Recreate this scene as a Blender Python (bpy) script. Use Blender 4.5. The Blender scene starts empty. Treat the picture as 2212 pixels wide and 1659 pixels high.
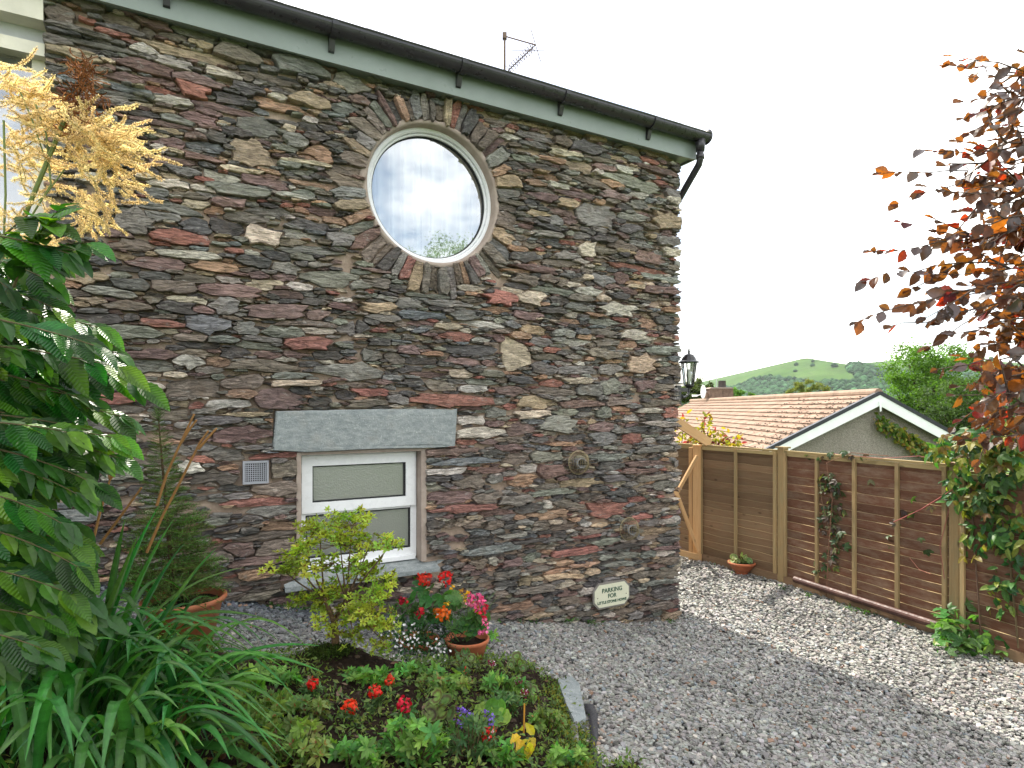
import bpy, math, random
import numpy as np
from mathutils import Vector, Matrix
random.seed(7)
rng = np.random.default_rng(11)
sc = bpy.context.scene
COL = sc.collection
R = math.radians

# ------------------------------------------------------------------ camera, sky, sun, exposure
F, CX, HY, EYE = 1354.0, 1106.0, 880.0, 2.12          # focal length and horizon measured on the photograph (2212 px wide)
cam_d = bpy.data.cameras.new('camera'); cam = bpy.data.objects.new('camera', cam_d); COL.objects.link(cam)
cam.location = (0, 0, EYE); cam.rotation_euler = (R(90), 0, 0)
cam_d.sensor_width = 36; cam_d.lens = 36 * F / 2212; cam_d.shift_y = 50.5 / 2212
cam_d.clip_start = 0.05; cam_d.clip_end = 6000
sc.camera = cam

SUN_H = (-0.4874, 0.8732); SUN_EL = R(51)
wd = bpy.data.worlds.new('World'); sc.world = wd; wd.use_nodes = True
nt = wd.node_tree; nt.nodes.clear()
sky = nt.nodes.new('ShaderNodeTexSky'); sky.sky_type = 'NISHITA'; sky.sun_disc = False
sky.sun_elevation = SUN_EL; sky.sun_rotation = math.atan2(SUN_H[0], SUN_H[1]); sky.air_density = 1.0; sky.dust_density = 2.0
tcw = nt.nodes.new('ShaderNodeTexCoord')
mpw = nt.nodes.new('ShaderNodeMapping'); mpw.inputs['Scale'].default_value = (1, 1, 2.2)
cl = nt.nodes.new('ShaderNodeTexNoise'); cl.inputs['Scale'].default_value = 3.1; cl.inputs['Detail'].default_value = 5; cl.inputs['Roughness'].default_value = .55
rp = nt.nodes.new('ShaderNodeValToRGB'); rp.color_ramp.elements[0].position = .40; rp.color_ramp.elements[1].position = .58
rp.color_ramp.elements[0].color = (.12, .12, .12, 1)
mixw = nt.nodes.new('ShaderNodeMix'); mixw.data_type = 'RGBA'
mixw.inputs[7].default_value = (11, 10.85, 10.4, 1)
bgw = nt.nodes.new('ShaderNodeBackground'); bgw.inputs['Strength'].default_value = 0.15
ow = nt.nodes.new('ShaderNodeOutputWorld')
L = nt.links.new
L(tcw.outputs['Generated'], mpw.inputs['Vector']); L(mpw.outputs['Vector'], cl.inputs['Vector']); L(cl.outputs['Fac'], rp.inputs['Fac'])
L(rp.outputs['Color'], mixw.inputs[0]); L(sky.outputs['Color'], mixw.inputs[6]); L(mixw.outputs[2], bgw.inputs['Color']); L(bgw.outputs['Background'], ow.inputs['Surface'])

sun_d = bpy.data.lights.new('sun', 'SUN'); sun_d.energy = 4.3; sun_d.angle = R(.53); sun_d.color = (1, .93, .82)
sun = bpy.data.objects.new('sun', sun_d); COL.objects.link(sun)
sv = Vector((SUN_H[0] * math.cos(SUN_EL), SUN_H[1] * math.cos(SUN_EL), math.sin(SUN_EL)))
sun.rotation_euler = sv.to_track_quat('Z', 'Y').to_euler(); sun.location = (-8, 14, 20)

vs = sc.view_settings
vs.view_transform = 'Standard'; vs.look = 'None'; vs.gamma = 1; vs.use_curve_mapping = False; vs.exposure = 1.13
sc.cycles.max_bounces = 6; sc.cycles.transparent_max_bounces = 12; sc.cycles.caustics_reflective = False; sc.cycles.caustics_refractive = False
sc.cycles.sample_clamp_indirect = 6

# ------------------------------------------------------------------ place frame: the cottage wall
TH = R(29.5)
D = (math.cos(TH), math.sin(TH)); IN = (-math.sin(TH), math.cos(TH))
C0 = (0.2659 * 6.24, 6.24)                               # foot of the cottage corner

def tz(X, Y):                                            # height of the sloping drive
    t = (C0[0] - X) * D[0] + (C0[1] - Y) * D[1]
    t = np.clip(t, 0, 6.0)
    return .12 * t + .0185 * t * t

def G(x, y, off=0.0):                                    # point of the ground seen at a measured place of the photograph
    u = (x - CX) / F; w = (HY - y) / F
    lo, hi = .3, 60.0
    for _ in range(50):
        m = (lo + hi) / 2
        if EYE + w * m - off > tz(u * m, m): lo = m
        else: hi = m
    return Vector((u * lo, lo, EYE + w * lo))

def P(x, y, Y):                                          # measured direction at distance Y
    return Vector(((x - CX) / F * Y, Y, EYE + (HY - y) / F * Y))

def W(x, y, o=0.0):                                      # measured place on the wall plane -> (s, z)
    u = (x - CX) / F
    cx, cy = C0[0] + o * IN[0], C0[1] + o * IN[1]
    s = (u * cy - cx) / (D[0] - u * D[1])
    return s, EYE + (HY - y) / F * (cy + s * D[1])

def wl(s, y, z):                                         # cottage-local -> world
    return Vector((C0[0] + s * D[0] + y * IN[0], C0[1] + s * D[1] + y * IN[1], z))

# ------------------------------------------------------------------ mesh helpers
class MB:
    def __init__(self): self.V = []; self.Fc = []; self.K = []; self.n = 0
    def add(self, v, f, c=(1, 1, 1)):
        v = np.asarray(v, float).reshape(-1, 3); self.V.append(v)
        c = np.asarray(c, float)
        self.K.append(np.broadcast_to(c, (len(v), 3)))
        for k in {len(q) for q in f}:
            self.Fc.append(np.array([q for q in f if len(q) == k], np.int64) + self.n)
        self.n += len(v); return self
    def scatter(self, tv, tf, M, cols):                  # many copies of one template shape
        tv = np.asarray(tv, float); M = np.asarray(M, float); k = len(M)
        if not k: return self
        v = np.einsum('kij,nj->kni', M[:, :3, :3], tv) + M[:, None, :3, 3]
        self.V.append(v.reshape(-1, 3)); self.K.append(np.repeat(np.asarray(cols, float), len(tv), 0))
        off = self.n + np.arange(k)[:, None, None] * len(tv)
        for q in {len(x) for x in tf}:
            ff = np.array([x for x in tf if len(x) == q], np.int64)
            self.Fc.append((ff[None] + off).reshape(-1, q))
        self.n += k * len(tv); return self
    def box(self, x0, x1, y0, y1, z0, z1, c=(1, 1, 1)):
        v = [(x, y, z) for z in (z0, z1) for y in (y0, y1) for x in (x0, x1)]
        return self.add(v, [(0, 2, 3, 1), (4, 5, 7, 6), (0, 1, 5, 4), (2, 6, 7, 3), (0, 4, 6, 2), (1, 3, 7, 5)], c)
    def beam(self, a, b, w, h, up=(0, 0, 1), c=(1, 1, 1), nseg=1, wob=0):   # box along a-b, w across, h along up
        a, b = Vector(a), Vector(b); d = (b - a).normalized(); sd = d.cross(Vector(up)).normalized(); u = sd.cross(d).normalized()
        v = []; f = []
        for i in range(nseg + 1):
            p = a.lerp(b, i / nseg); k = random.uniform(-wob, wob)
            for (sx, sy) in ((-1, -1), (1, -1), (1, 1), (-1, 1)):
                v.append(p + sd * (w / 2 * sx) + u * (h / 2 * sy + (k if sy < 0 else 0)))
        for i in range(nseg):
            o = 4 * i
            for j in range(4): f.append((o + j, o + (j + 1) % 4, o + 4 + (j + 1) % 4, o + 4 + j))
        f += [(3, 2, 1, 0), tuple(4 * nseg + j for j in range(4))]
        return self.add(v, f, c)
    def tube(self, pts, rad, n=6, c=(1, 1, 1), cap=True):
        pts = [Vector(p) for p in pts]; m = len(pts)
        rad = [rad] * m if not hasattr(rad, '__len__') else list(rad)
        v = []; f = []; ref = Vector((.31, .17, .93)); pu = None
        for i, p in enumerate(pts):
            d = (pts[min(i + 1, m - 1)] - pts[max(i - 1, 0)])
            d = d.normalized() if d.length > 1e-9 else Vector((0, 0, 1))
            if pu is None: pu = d.cross(ref if abs(d.dot(ref)) < .9 else Vector((1, 0, 0))).normalized()
            u = (pu - d * pu.dot(d)).normalized(); pu = u; w = d.cross(u)
            for k in range(n):
                a = 2 * math.pi * k / n
                v.append(p + (u * math.cos(a) + w * math.sin(a)) * rad[i])
        for i in range(m - 1):
            for k in range(n): f.append((i * n + k, i * n + (k + 1) % n, (i + 1) * n + (k + 1) % n, (i + 1) * n + k))
        if cap: f += [tuple(range(n))[::-1], tuple((m - 1) * n + k for k in range(n))]
        return self.add(v, f, c)
    def lathe(self, prof, n=24, o=(0, 0, 0), c=(1, 1, 1), wob=0):
        v = []; f = []; m = len(prof)
        for (r, z) in prof:
            for k in range(n):
                a = 2 * math.pi * k / n; q = r * (1 + random.uniform(-wob, wob))
                v.append((o[0] + q * math.cos(a), o[1] + q * math.sin(a), o[2] + z))
        for i in range(m - 1):
            for k in range(n): f.append((i * n + k, i * n + (k + 1) % n, (i + 1) * n + (k + 1) % n, (i + 1) * n + k))
        return self.add(v, f, c)
    def prism(self, poly, d, c=(1, 1, 1)):               # closed polygon of 3d points pushed along d
        n = len(poly); d = Vector(d); a = [Vector(p) for p in poly]
        v = a + [p + d for p in a]
        f = [tuple(range(n))[::-1], tuple(range(n, 2 * n))] + [(i, (i + 1) % n, n + (i + 1) % n, n + i) for i in range(n)]
        return self.add(v, f, c)
    def mesh(self, name, mt, smooth=False):
        me = bpy.data.meshes.new(name)
        V = np.concatenate(self.V); K = np.concatenate(self.K)
        lt = np.concatenate([np.full(len(a), a.shape[1]) for a in self.Fc]); li = np.concatenate([a.ravel() for a in self.Fc])
        me.vertices.add(len(V)); me.vertices.foreach_set('co', V.astype(np.float32).ravel())
        me.loops.add(len(li)); me.loops.foreach_set('vertex_index', li.astype(np.int32))
        me.polygons.add(len(lt)); ls = np.concatenate([[0], np.cumsum(lt)[:-1]])
        me.polygons.foreach_set('loop_start', ls.astype(np.int32)); me.polygons.foreach_set('loop_total', lt.astype(np.int32))
        me.polygons.foreach_set('use_smooth', np.full(len(lt), smooth))
        me.update(calc_edges=True)
        at = me.color_attributes.new('Col', 'FLOAT_COLOR', 'POINT')
        at.data.foreach_set('color', np.c_[K, np.ones(len(K))].astype(np.float32).ravel())
        if mt: me.materials.append(mt)
        return me
    def build(self, name, mt, parent=None, smooth=False, loc=None):
        o = bpy.data.objects.new(name, self.mesh(name, mt, smooth)); COL.objects.link(o)
        if loc is not None: o.location = loc
        if parent: o.parent = parent
        return o

def tag(o, label=None, cat=None, group=None, kind=None):
    for k, v in (('label', label), ('category', cat), ('group', group), ('kind', kind)):
        if v: o[k] = v
    return o
def thing(name, label, cat, loc=(0, 0, 0), rz=0, group=None):
    o = bpy.data.objects.new(name, None); COL.objects.link(o); o.location = loc; o.rotation_euler = (0, 0, rz)
    o.empty_display_size = .1
    return tag(o, label, cat, group)
def inst(me, name, parent, M):
    o = bpy.data.objects.new(name, me); COL.objects.link(o); o.parent = parent; o.matrix_local = M; return o
def frame(pos, d, n, s=1.0):                             # local x along d, z towards n
    d = Vector(d).normalized(); n = Vector(n); y = n.cross(d)
    if y.length < 1e-5: y = Vector((0, 1, 0)).cross(d)
    y.normalize(); z = d.cross(y)
    m = Matrix.Identity(4)
    for i in range(3): m[i][0] = d[i] * s; m[i][1] = y[i] * s; m[i][2] = z[i] * s; m[i][3] = pos[i]
    return m
def rv(a=1.0): return Vector((random.uniform(-a, a), random.uniform(-a, a), random.uniform(-a, a)))
def bez(a, b, c, n=8):
    a, b, c = Vector(a), Vector(b), Vector(c)
    return [a * (1 - t) ** 2 + b * (2 * t * (1 - t)) + c * t * t for t in [i / n for i in range(n + 1)]]

# ------------------------------------------------------------------ materials
class NT:
    def __init__(self, name):
        self.m = bpy.data.materials.new(name); self.m.use_nodes = True; self.t = self.m.node_tree
        self.b = self.t.nodes['Principled BSDF']; self.out = self.t.nodes['Material Output']
    def n(self, ty, props=None, **inp):
        x = self.t.nodes.new('ShaderNode' + ty)
        for k, v in (props or {}).items(): setattr(x, k, v)
        for k, v in inp.items():
            s = x.inputs[k.replace('_', ' ')]
            if hasattr(v, 'is_output'): self.t.links.new(v, s)
            else: s.default_value = v
        return x
    def link(self, a, b): self.t.links.new(a, b)
    def attr(self): return self.n('Attribute', {'attribute_name': 'Col'}).outputs['Color']
    def obj(self): return self.n('TexCoord').outputs['Object']
    def pos(self): return self.n('NewGeometry').outputs['Position']
    def rand(self): return self.n('ObjectInfo').outputs['Random']
    def noise(self, vec, scale, detail=4, rough=.55, dist=0.0):
        return self.n('TexNoise', Vector=vec, Scale=scale, Detail=detail, Roughness=rough, Distortion=dist).outputs['Fac']
    def map(self, vec, scale=(1, 1, 1), rot=(0, 0, 0), loc=(0, 0, 0)):
        return self.n('Mapping', Vector=vec, Scale=scale, Rotation=rot, Location=loc).outputs['Vector']
    def ramp(self, f, *st):
        r = self.n('ValToRGB', Fac=f); e = r.color_ramp.elements
        while len(e) < len(st): e.new(.5)
        for i, (p, c) in enumerate(st):
            e[i].position = p; c = (c, c, c) if not hasattr(c, '__len__') else c; e[i].color = (*c, 1)
        return r.outputs['Color']
    def mix(self, f, a, b, mode='MIX'):
        x = self.n('Mix', {'data_type': 'RGBA', 'blend_type': mode})
        for k, v in ((0, f), (6, a), (7, b)):
            if hasattr(v, 'is_output'): self.link(v, x.inputs[k])
            elif k == 0: x.inputs[k].default_value = v
            else: x.inputs[k].default_value = (*v, 1)
        return x.outputs[2]
    def math(self, op, a, b=0.0, c=None):
        x = self.n('Math', {'operation': op})
        for i, v in enumerate((a, b, c)):
            if v is None: continue
            if hasattr(v, 'is_output'): self.link(v, x.inputs[i])
            else: x.inputs[i].default_value = v
        return x.outputs[0]
    def hsv(self, c, h=.5, s=1.0, v=1.0): return self.n('HueSaturation', Hue=h, Saturation=s, Value=v, Color=c).outputs['Color']
    def bump(self, h, st=.3, dist=.01): return self.n('Bump', Height=h, Strength=st, Distance=dist).outputs['Normal']
    def set(self, col=None, rough=None, spec=.3, normal=None, metal=0.0):
        b = self.b
        for k, v in (('Base Color', col), ('Roughness', rough), ('Specular IOR Level', spec), ('Normal', normal), ('Metallic', metal)):
            if v is None: continue
            if hasattr(v, 'is_output'): self.link(v, b.inputs[k])
            elif k == 'Base Color': b.inputs[k].default_value = (*v, 1)
            else: b.inputs[k].default_value = v
        return self.m

def paint(name, col, rough=.5, spec=.4, var=.12, scale=7, bump=.05, metal=0.0, dirt=None):
    n = NT(name); o = n.pos()
    k = n.noise(o, scale, 6, .65)
    c = n.mix(1.0, col, n.ramp(k, (.25, 1 - var * 2), (.75, 1 + var)), 'MULTIPLY')
    if dirt: c = n.mix(n.ramp(n.noise(o, scale * .45, 8, .7), (.5, 0), (.72, .7)), c, dirt)
    r = n.ramp(n.noise(o, scale * 3, 4), (.3, max(rough - .12, .02)), (.7, min(rough + .12, 1)))
    return n.set(c, r, spec, n.bump(n.noise(o, scale * 9, 3), bump, .01), metal)

def stone_mat():
    n = NT('slate_stone'); p = n.map(n.pos(), rot=(0, 0, -TH)); base = n.attr()
    warp = n.n('VectorMath', {'operation': 'ADD'}); n.link(p, warp.inputs[0])
    wv = n.n('TexNoise', Vector=p, Scale=9.0, Detail=3.0); ws = n.n('VectorMath', {'operation': 'SCALE'}); n.link(wv.outputs['Color'], ws.inputs[0]); ws.inputs['Scale'].default_value = .035; n.link(ws.outputs[0], warp.inputs[1]); q = warp.outputs[0]
    lay = n.noise(n.map(q, (1, 1, 6.5)), 15, 8, .72, .4)                       # cleavage bands
    vor = n.n('TexVoronoi', Scale=13.0); n.link(n.map(q, (1, 1, 2.3)), vor.inputs['Vector'])   # split facets
    fine = n.noise(n.map(q, (1, 1, 5.0)), 46, 6, .75, .4)
    c = n.mix(1.0, base, n.ramp(lay, (.25, .62), (.5, 1.0), (.76, 1.42)), 'MULTIPLY')
    c = n.mix(1.0, c, n.ramp(vor.outputs['Color'], (.1, .86), (.9, 1.14)), 'MULTIPLY')
    c = n.mix(1.0, c, n.ramp(fine, (.3, .76), (.5, 1.0), (.72, 1.26)), 'MULTIPLY')
    c = n.mix(1.0, c, n.ramp(n.noise(n.map(p, loc=(5, 2, 7)), 1.6, 4, .6), (.3, .82), (.7, 1.16)), 'MULTIPLY')
    crk = n.math('ABSOLUTE', n.math('SUBTRACT', n.noise(n.map(q, (1, 1, 8), loc=(2, 7, 3)), 9, 5, .6, .3), .5))
    c = n.mix(n.ramp(crk, (.003, .5), (.013, 0)), c, (.022, .02, .018))      # dark open cleavage lines
    c = n.mix(n.ramp(n.noise(p, 9, 5, .6), (.52, 0), (.76, .36)), c, (.30, .20, .125))
    c = n.mix(n.ramp(n.noise(n.map(p, (1, 1, 2.2), loc=(3, 1, 5)), 13, 8, .72), (.575, 0), (.69, .72)), c, (.56, .54, .49))
    h = n.math('ADD', n.math('ADD', n.math('MULTIPLY', lay, 1.3), n.math('MULTIPLY', fine, .7)), n.math('ADD', n.math('MULTIPLY', vor.outputs['Distance'], .9), n.math('MULTIPLY', n.ramp(crk, (.0, -.0), (.03, .6)), 1.0)))
    return n.set(c, n.ramp(lay, (.3, .6), (.7, .9)), .35, n.bump(h, 1.0, .022))
M_STONE = stone_mat()
def lintel_mat():
    n = NT('grey_slate_slab'); p = n.map(n.pos(), rot=(0, 0, -TH)); lay = n.noise(n.map(p, (1, 1, 2.5)), 18, 8, .7)
    c = n.mix(n.ramp(lay, (.3, 0), (.7, 1)), (.15, .175, .18), (.31, .335, .33))
    c = n.mix(n.ramp(n.noise(n.map(p, (2.2, 1, 1), loc=(2, 0, 0)), 45, 4, .7), (.58, 0), (.70, .75)), c, (.52, .54, .52))
    c = n.mix(n.ramp(n.noise(p, 5, 4), (.55, 0), (.8, .35)), c, (.26, .22, .17))
    return n.set(c, .75, .35, n.bump(n.math('ADD', lay, n.noise(p, 70, 5)), .6, .008))
M_SLAB = lintel_mat()
def mortar_mat():
    n = NT('sandy_mortar'); p = n.pos(); k = n.noise(p, 14, 8, .7)
    c = n.mix(n.ramp(k, (.3, 0), (.7, 1)), (.27, .20, .155), (.46, .36, .28))
    return n.set(c, .95, .1, n.bump(n.noise(p, 90, 6, .7), .8, .01))
M_MORTAR = mortar_mat()
def render_mat():
    n = NT('window_reveal_render'); p = n.pos(); k = n.noise(p, 9, 8, .7)
    c = n.mix(n.ramp(k, (.3, 0), (.7, 1)), (.27, .215, .18), (.40, .335, .285))
    return n.set(c, .9, .15, n.bump(n.noise(p, 60, 6, .7), .4, .006))
M_REVEAL = render_mat()
M_UPVC = paint('white_window_plastic', (.76, .77, .78), .3, .5, .03, 6, .01)
M_CREAM = paint('cream_painted_timber', (.66, .63, .52), .5, .35, .08, 5, .05, dirt=(.42, .38, .27))
M_SAGE = paint('sage_green_paint', (.21, .25, .225), .38, .45, .07, 4, .03, dirt=(.20, .235, .21))
M_GUTTER = paint('black_gutter_plastic', (.028, .026, .031), .33, .5, .15, 5, .02)
M_BLACK = paint('black_metal', (.012, .012, .014), .35, .5, .1, 10, .02)
M_RUBBER = paint('dark_seal', (.015, .016, .017), .6, .3)
M_STEEL = paint('galvanised_steel', (.42, .43, .44), .4, .5, .15, 20, .03, metal=.6)
M_BRASSWIRE = paint('brassy_wire', (.40, .33, .19), .45, .5, .2, 20, .02, metal=.5)
M_TERRA = paint('terracotta', (.40, .125, .055), .75, .25, .16, 9, .08, dirt=(.36, .20, .13))
M_SOIL = paint('dark_soil', (.028, .018, .012), .95, .1, .4, 25, 1.0)
M_WHITE = paint('white_paint', (.78, .80, .79), .45, .4, .04, 5, .02)
def glass_mat(name, refl, rough, tint=(1, 1, 1)):
    n = NT(name); t = n.n('BsdfTransparent', Color=(*tint, 1)); g = n.n('BsdfGlossy', Color=(.95, .97, 1, 1), Roughness=rough)
    lw = n.n('LayerWeight', Blend=.35).outputs['Fresnel']
    x = n.n('MixShader', Fac=n.math('ADD', n.math('MULTIPLY', lw, .8), refl)); n.link(t.outputs[0], x.inputs[1]); n.link(g.outputs[0], x.inputs[2])
    n.link(x.outputs[0], n.out.inputs['Surface']); return n.m
M_GLASS = glass_mat('clear_window_glass', .33, .0, (.93, .97, .96))
M_LAMPGLASS = glass_mat('lamp_glass', .12, .05)
def frosted_mat():
    n = NT('obscured_glass'); p = n.pos(); k = n.noise(p, 130, 4, .6)
    bm = n.bump(n.noise(p, 90, 3, .6), .4, .004); n.set((.165, .17, .155), .4, .5, bm); g = n.n('BsdfGlossy', Color=(.9, .95, .9, 1), Roughness=.16, Normal=bm)
    x = n.n('MixShader', Fac=.14); n.link(n.b.outputs[0], x.inputs[1]); n.link(g.outputs[0], x.inputs[2]); n.link(x.outputs[0], n.out.inputs['Surface']); return n.m
M_FROST = frosted_mat()
M_CURTAIN = paint('white_curtain', (.88, .88, .86), .85, .1, .03, 3, .05)
M_ROOM = paint('dim_room', (.16, .15, .14), .9, .1)
def leafmat(name, rough=.42, spec=.45, trans=.45, vein=0, tcol=(1.5, 1.7, .6), var=.35, hue=.03):
    n = NT(name); r = n.rand(); c = n.attr()
    c = n.hsv(c, n.n('MapRange', Value=n.math('FRACT', n.math('MULTIPLY', r, 7.3)), **{'To Min': .5 - hue, 'To Max': .5 + hue}).outputs[0], 1.0,
              n.n('MapRange', Value=r, **{'To Min': 1 - var, 'To Max': 1 + var}).outputs[0])
    k = n.noise(n.obj(), 60, 3)
    c = n.mix(1.0, c, n.ramp(k, (.3, .78), (.7, 1.2)), 'MULTIPLY')
    if vein:                                             # pleats between the side veins, along the leaf's own axes
        sx = n.n('SeparateXYZ', Vector=n.obj()); w = n.math('SINE', n.math('MULTIPLY', n.math('SUBTRACT', sx.outputs[0], n.math('MULTIPLY', n.math('ABSOLUTE', sx.outputs[1]), .75)), 6.283 / vein))
        c = n.mix(1.0, c, n.ramp(n.math('MULTIPLY_ADD', w, .5, .5), (0, .86), (1, 1.10)), 'MULTIPLY')
        n.set(c, rough, spec, n.bump(w, .55, .0022))
    else: n.set(c, rough, spec, n.bump(n.noise(n.obj(), 120, 3), .15, .003))
    tr = n.n('BsdfTranslucent', Color=n.mix(1.0, c, tcol, 'MULTIPLY'))
    x = n.n('MixShader', Fac=trans); n.link(n.b.outputs[0], x.inputs[1]); n.link(tr.outputs[0], x.inputs[2]); n.link(x.outputs[0], n.out.inputs['Surface'])
    return n.m
def attrmat(name, rough=.8, spec=.25, sc_=20, var=.2, bump=.2):
    n = NT(name); p = n.pos(); k = n.noise(p, sc_, 6, .65)
    return n.set(n.mix(1.0, n.attr(), n.ramp(k, (.25, 1 - var), (.75, 1 + var)), 'MULTIPLY'), rough, spec, n.bump(n.noise(p, sc_ * 4, 4), bump, .006))
M_ATTR = attrmat('matt_mixed_colour')
M_PETAL = leafmat('petal', .5, .3, .3, tcol=(1.3, 1.1, 1.1), var=.12, hue=.01)
M_BARK = attrmat('bark', .9, .15, 30, .4, .7)
# ================================================================== COTTAGE
cottage = thing('stone_cottage', 'slate rubble cottage with a big round window and sage green eaves board', 'house', (C0[0], C0[1], 0), TH)
RC = (-2.605, 3.812)                                     # round window centre (s, z)
RR = .565
OPN = (-3.655, -2.69, .90, 1.80)                         # lower window opening
CODE = dict(d=(.060, .061, .064), g=(.135, .137, .135), n=(.142, .158, .137), b=(.115, .137, .155), p=(.135, .080, .076), r=(.235, .080, .058), o=(.285, .165, .095),
            t=(.265, .205, .125), c=(.37, .325, .245), w=(.335, .325, .30), k=(.130, .110, .088))
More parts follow.
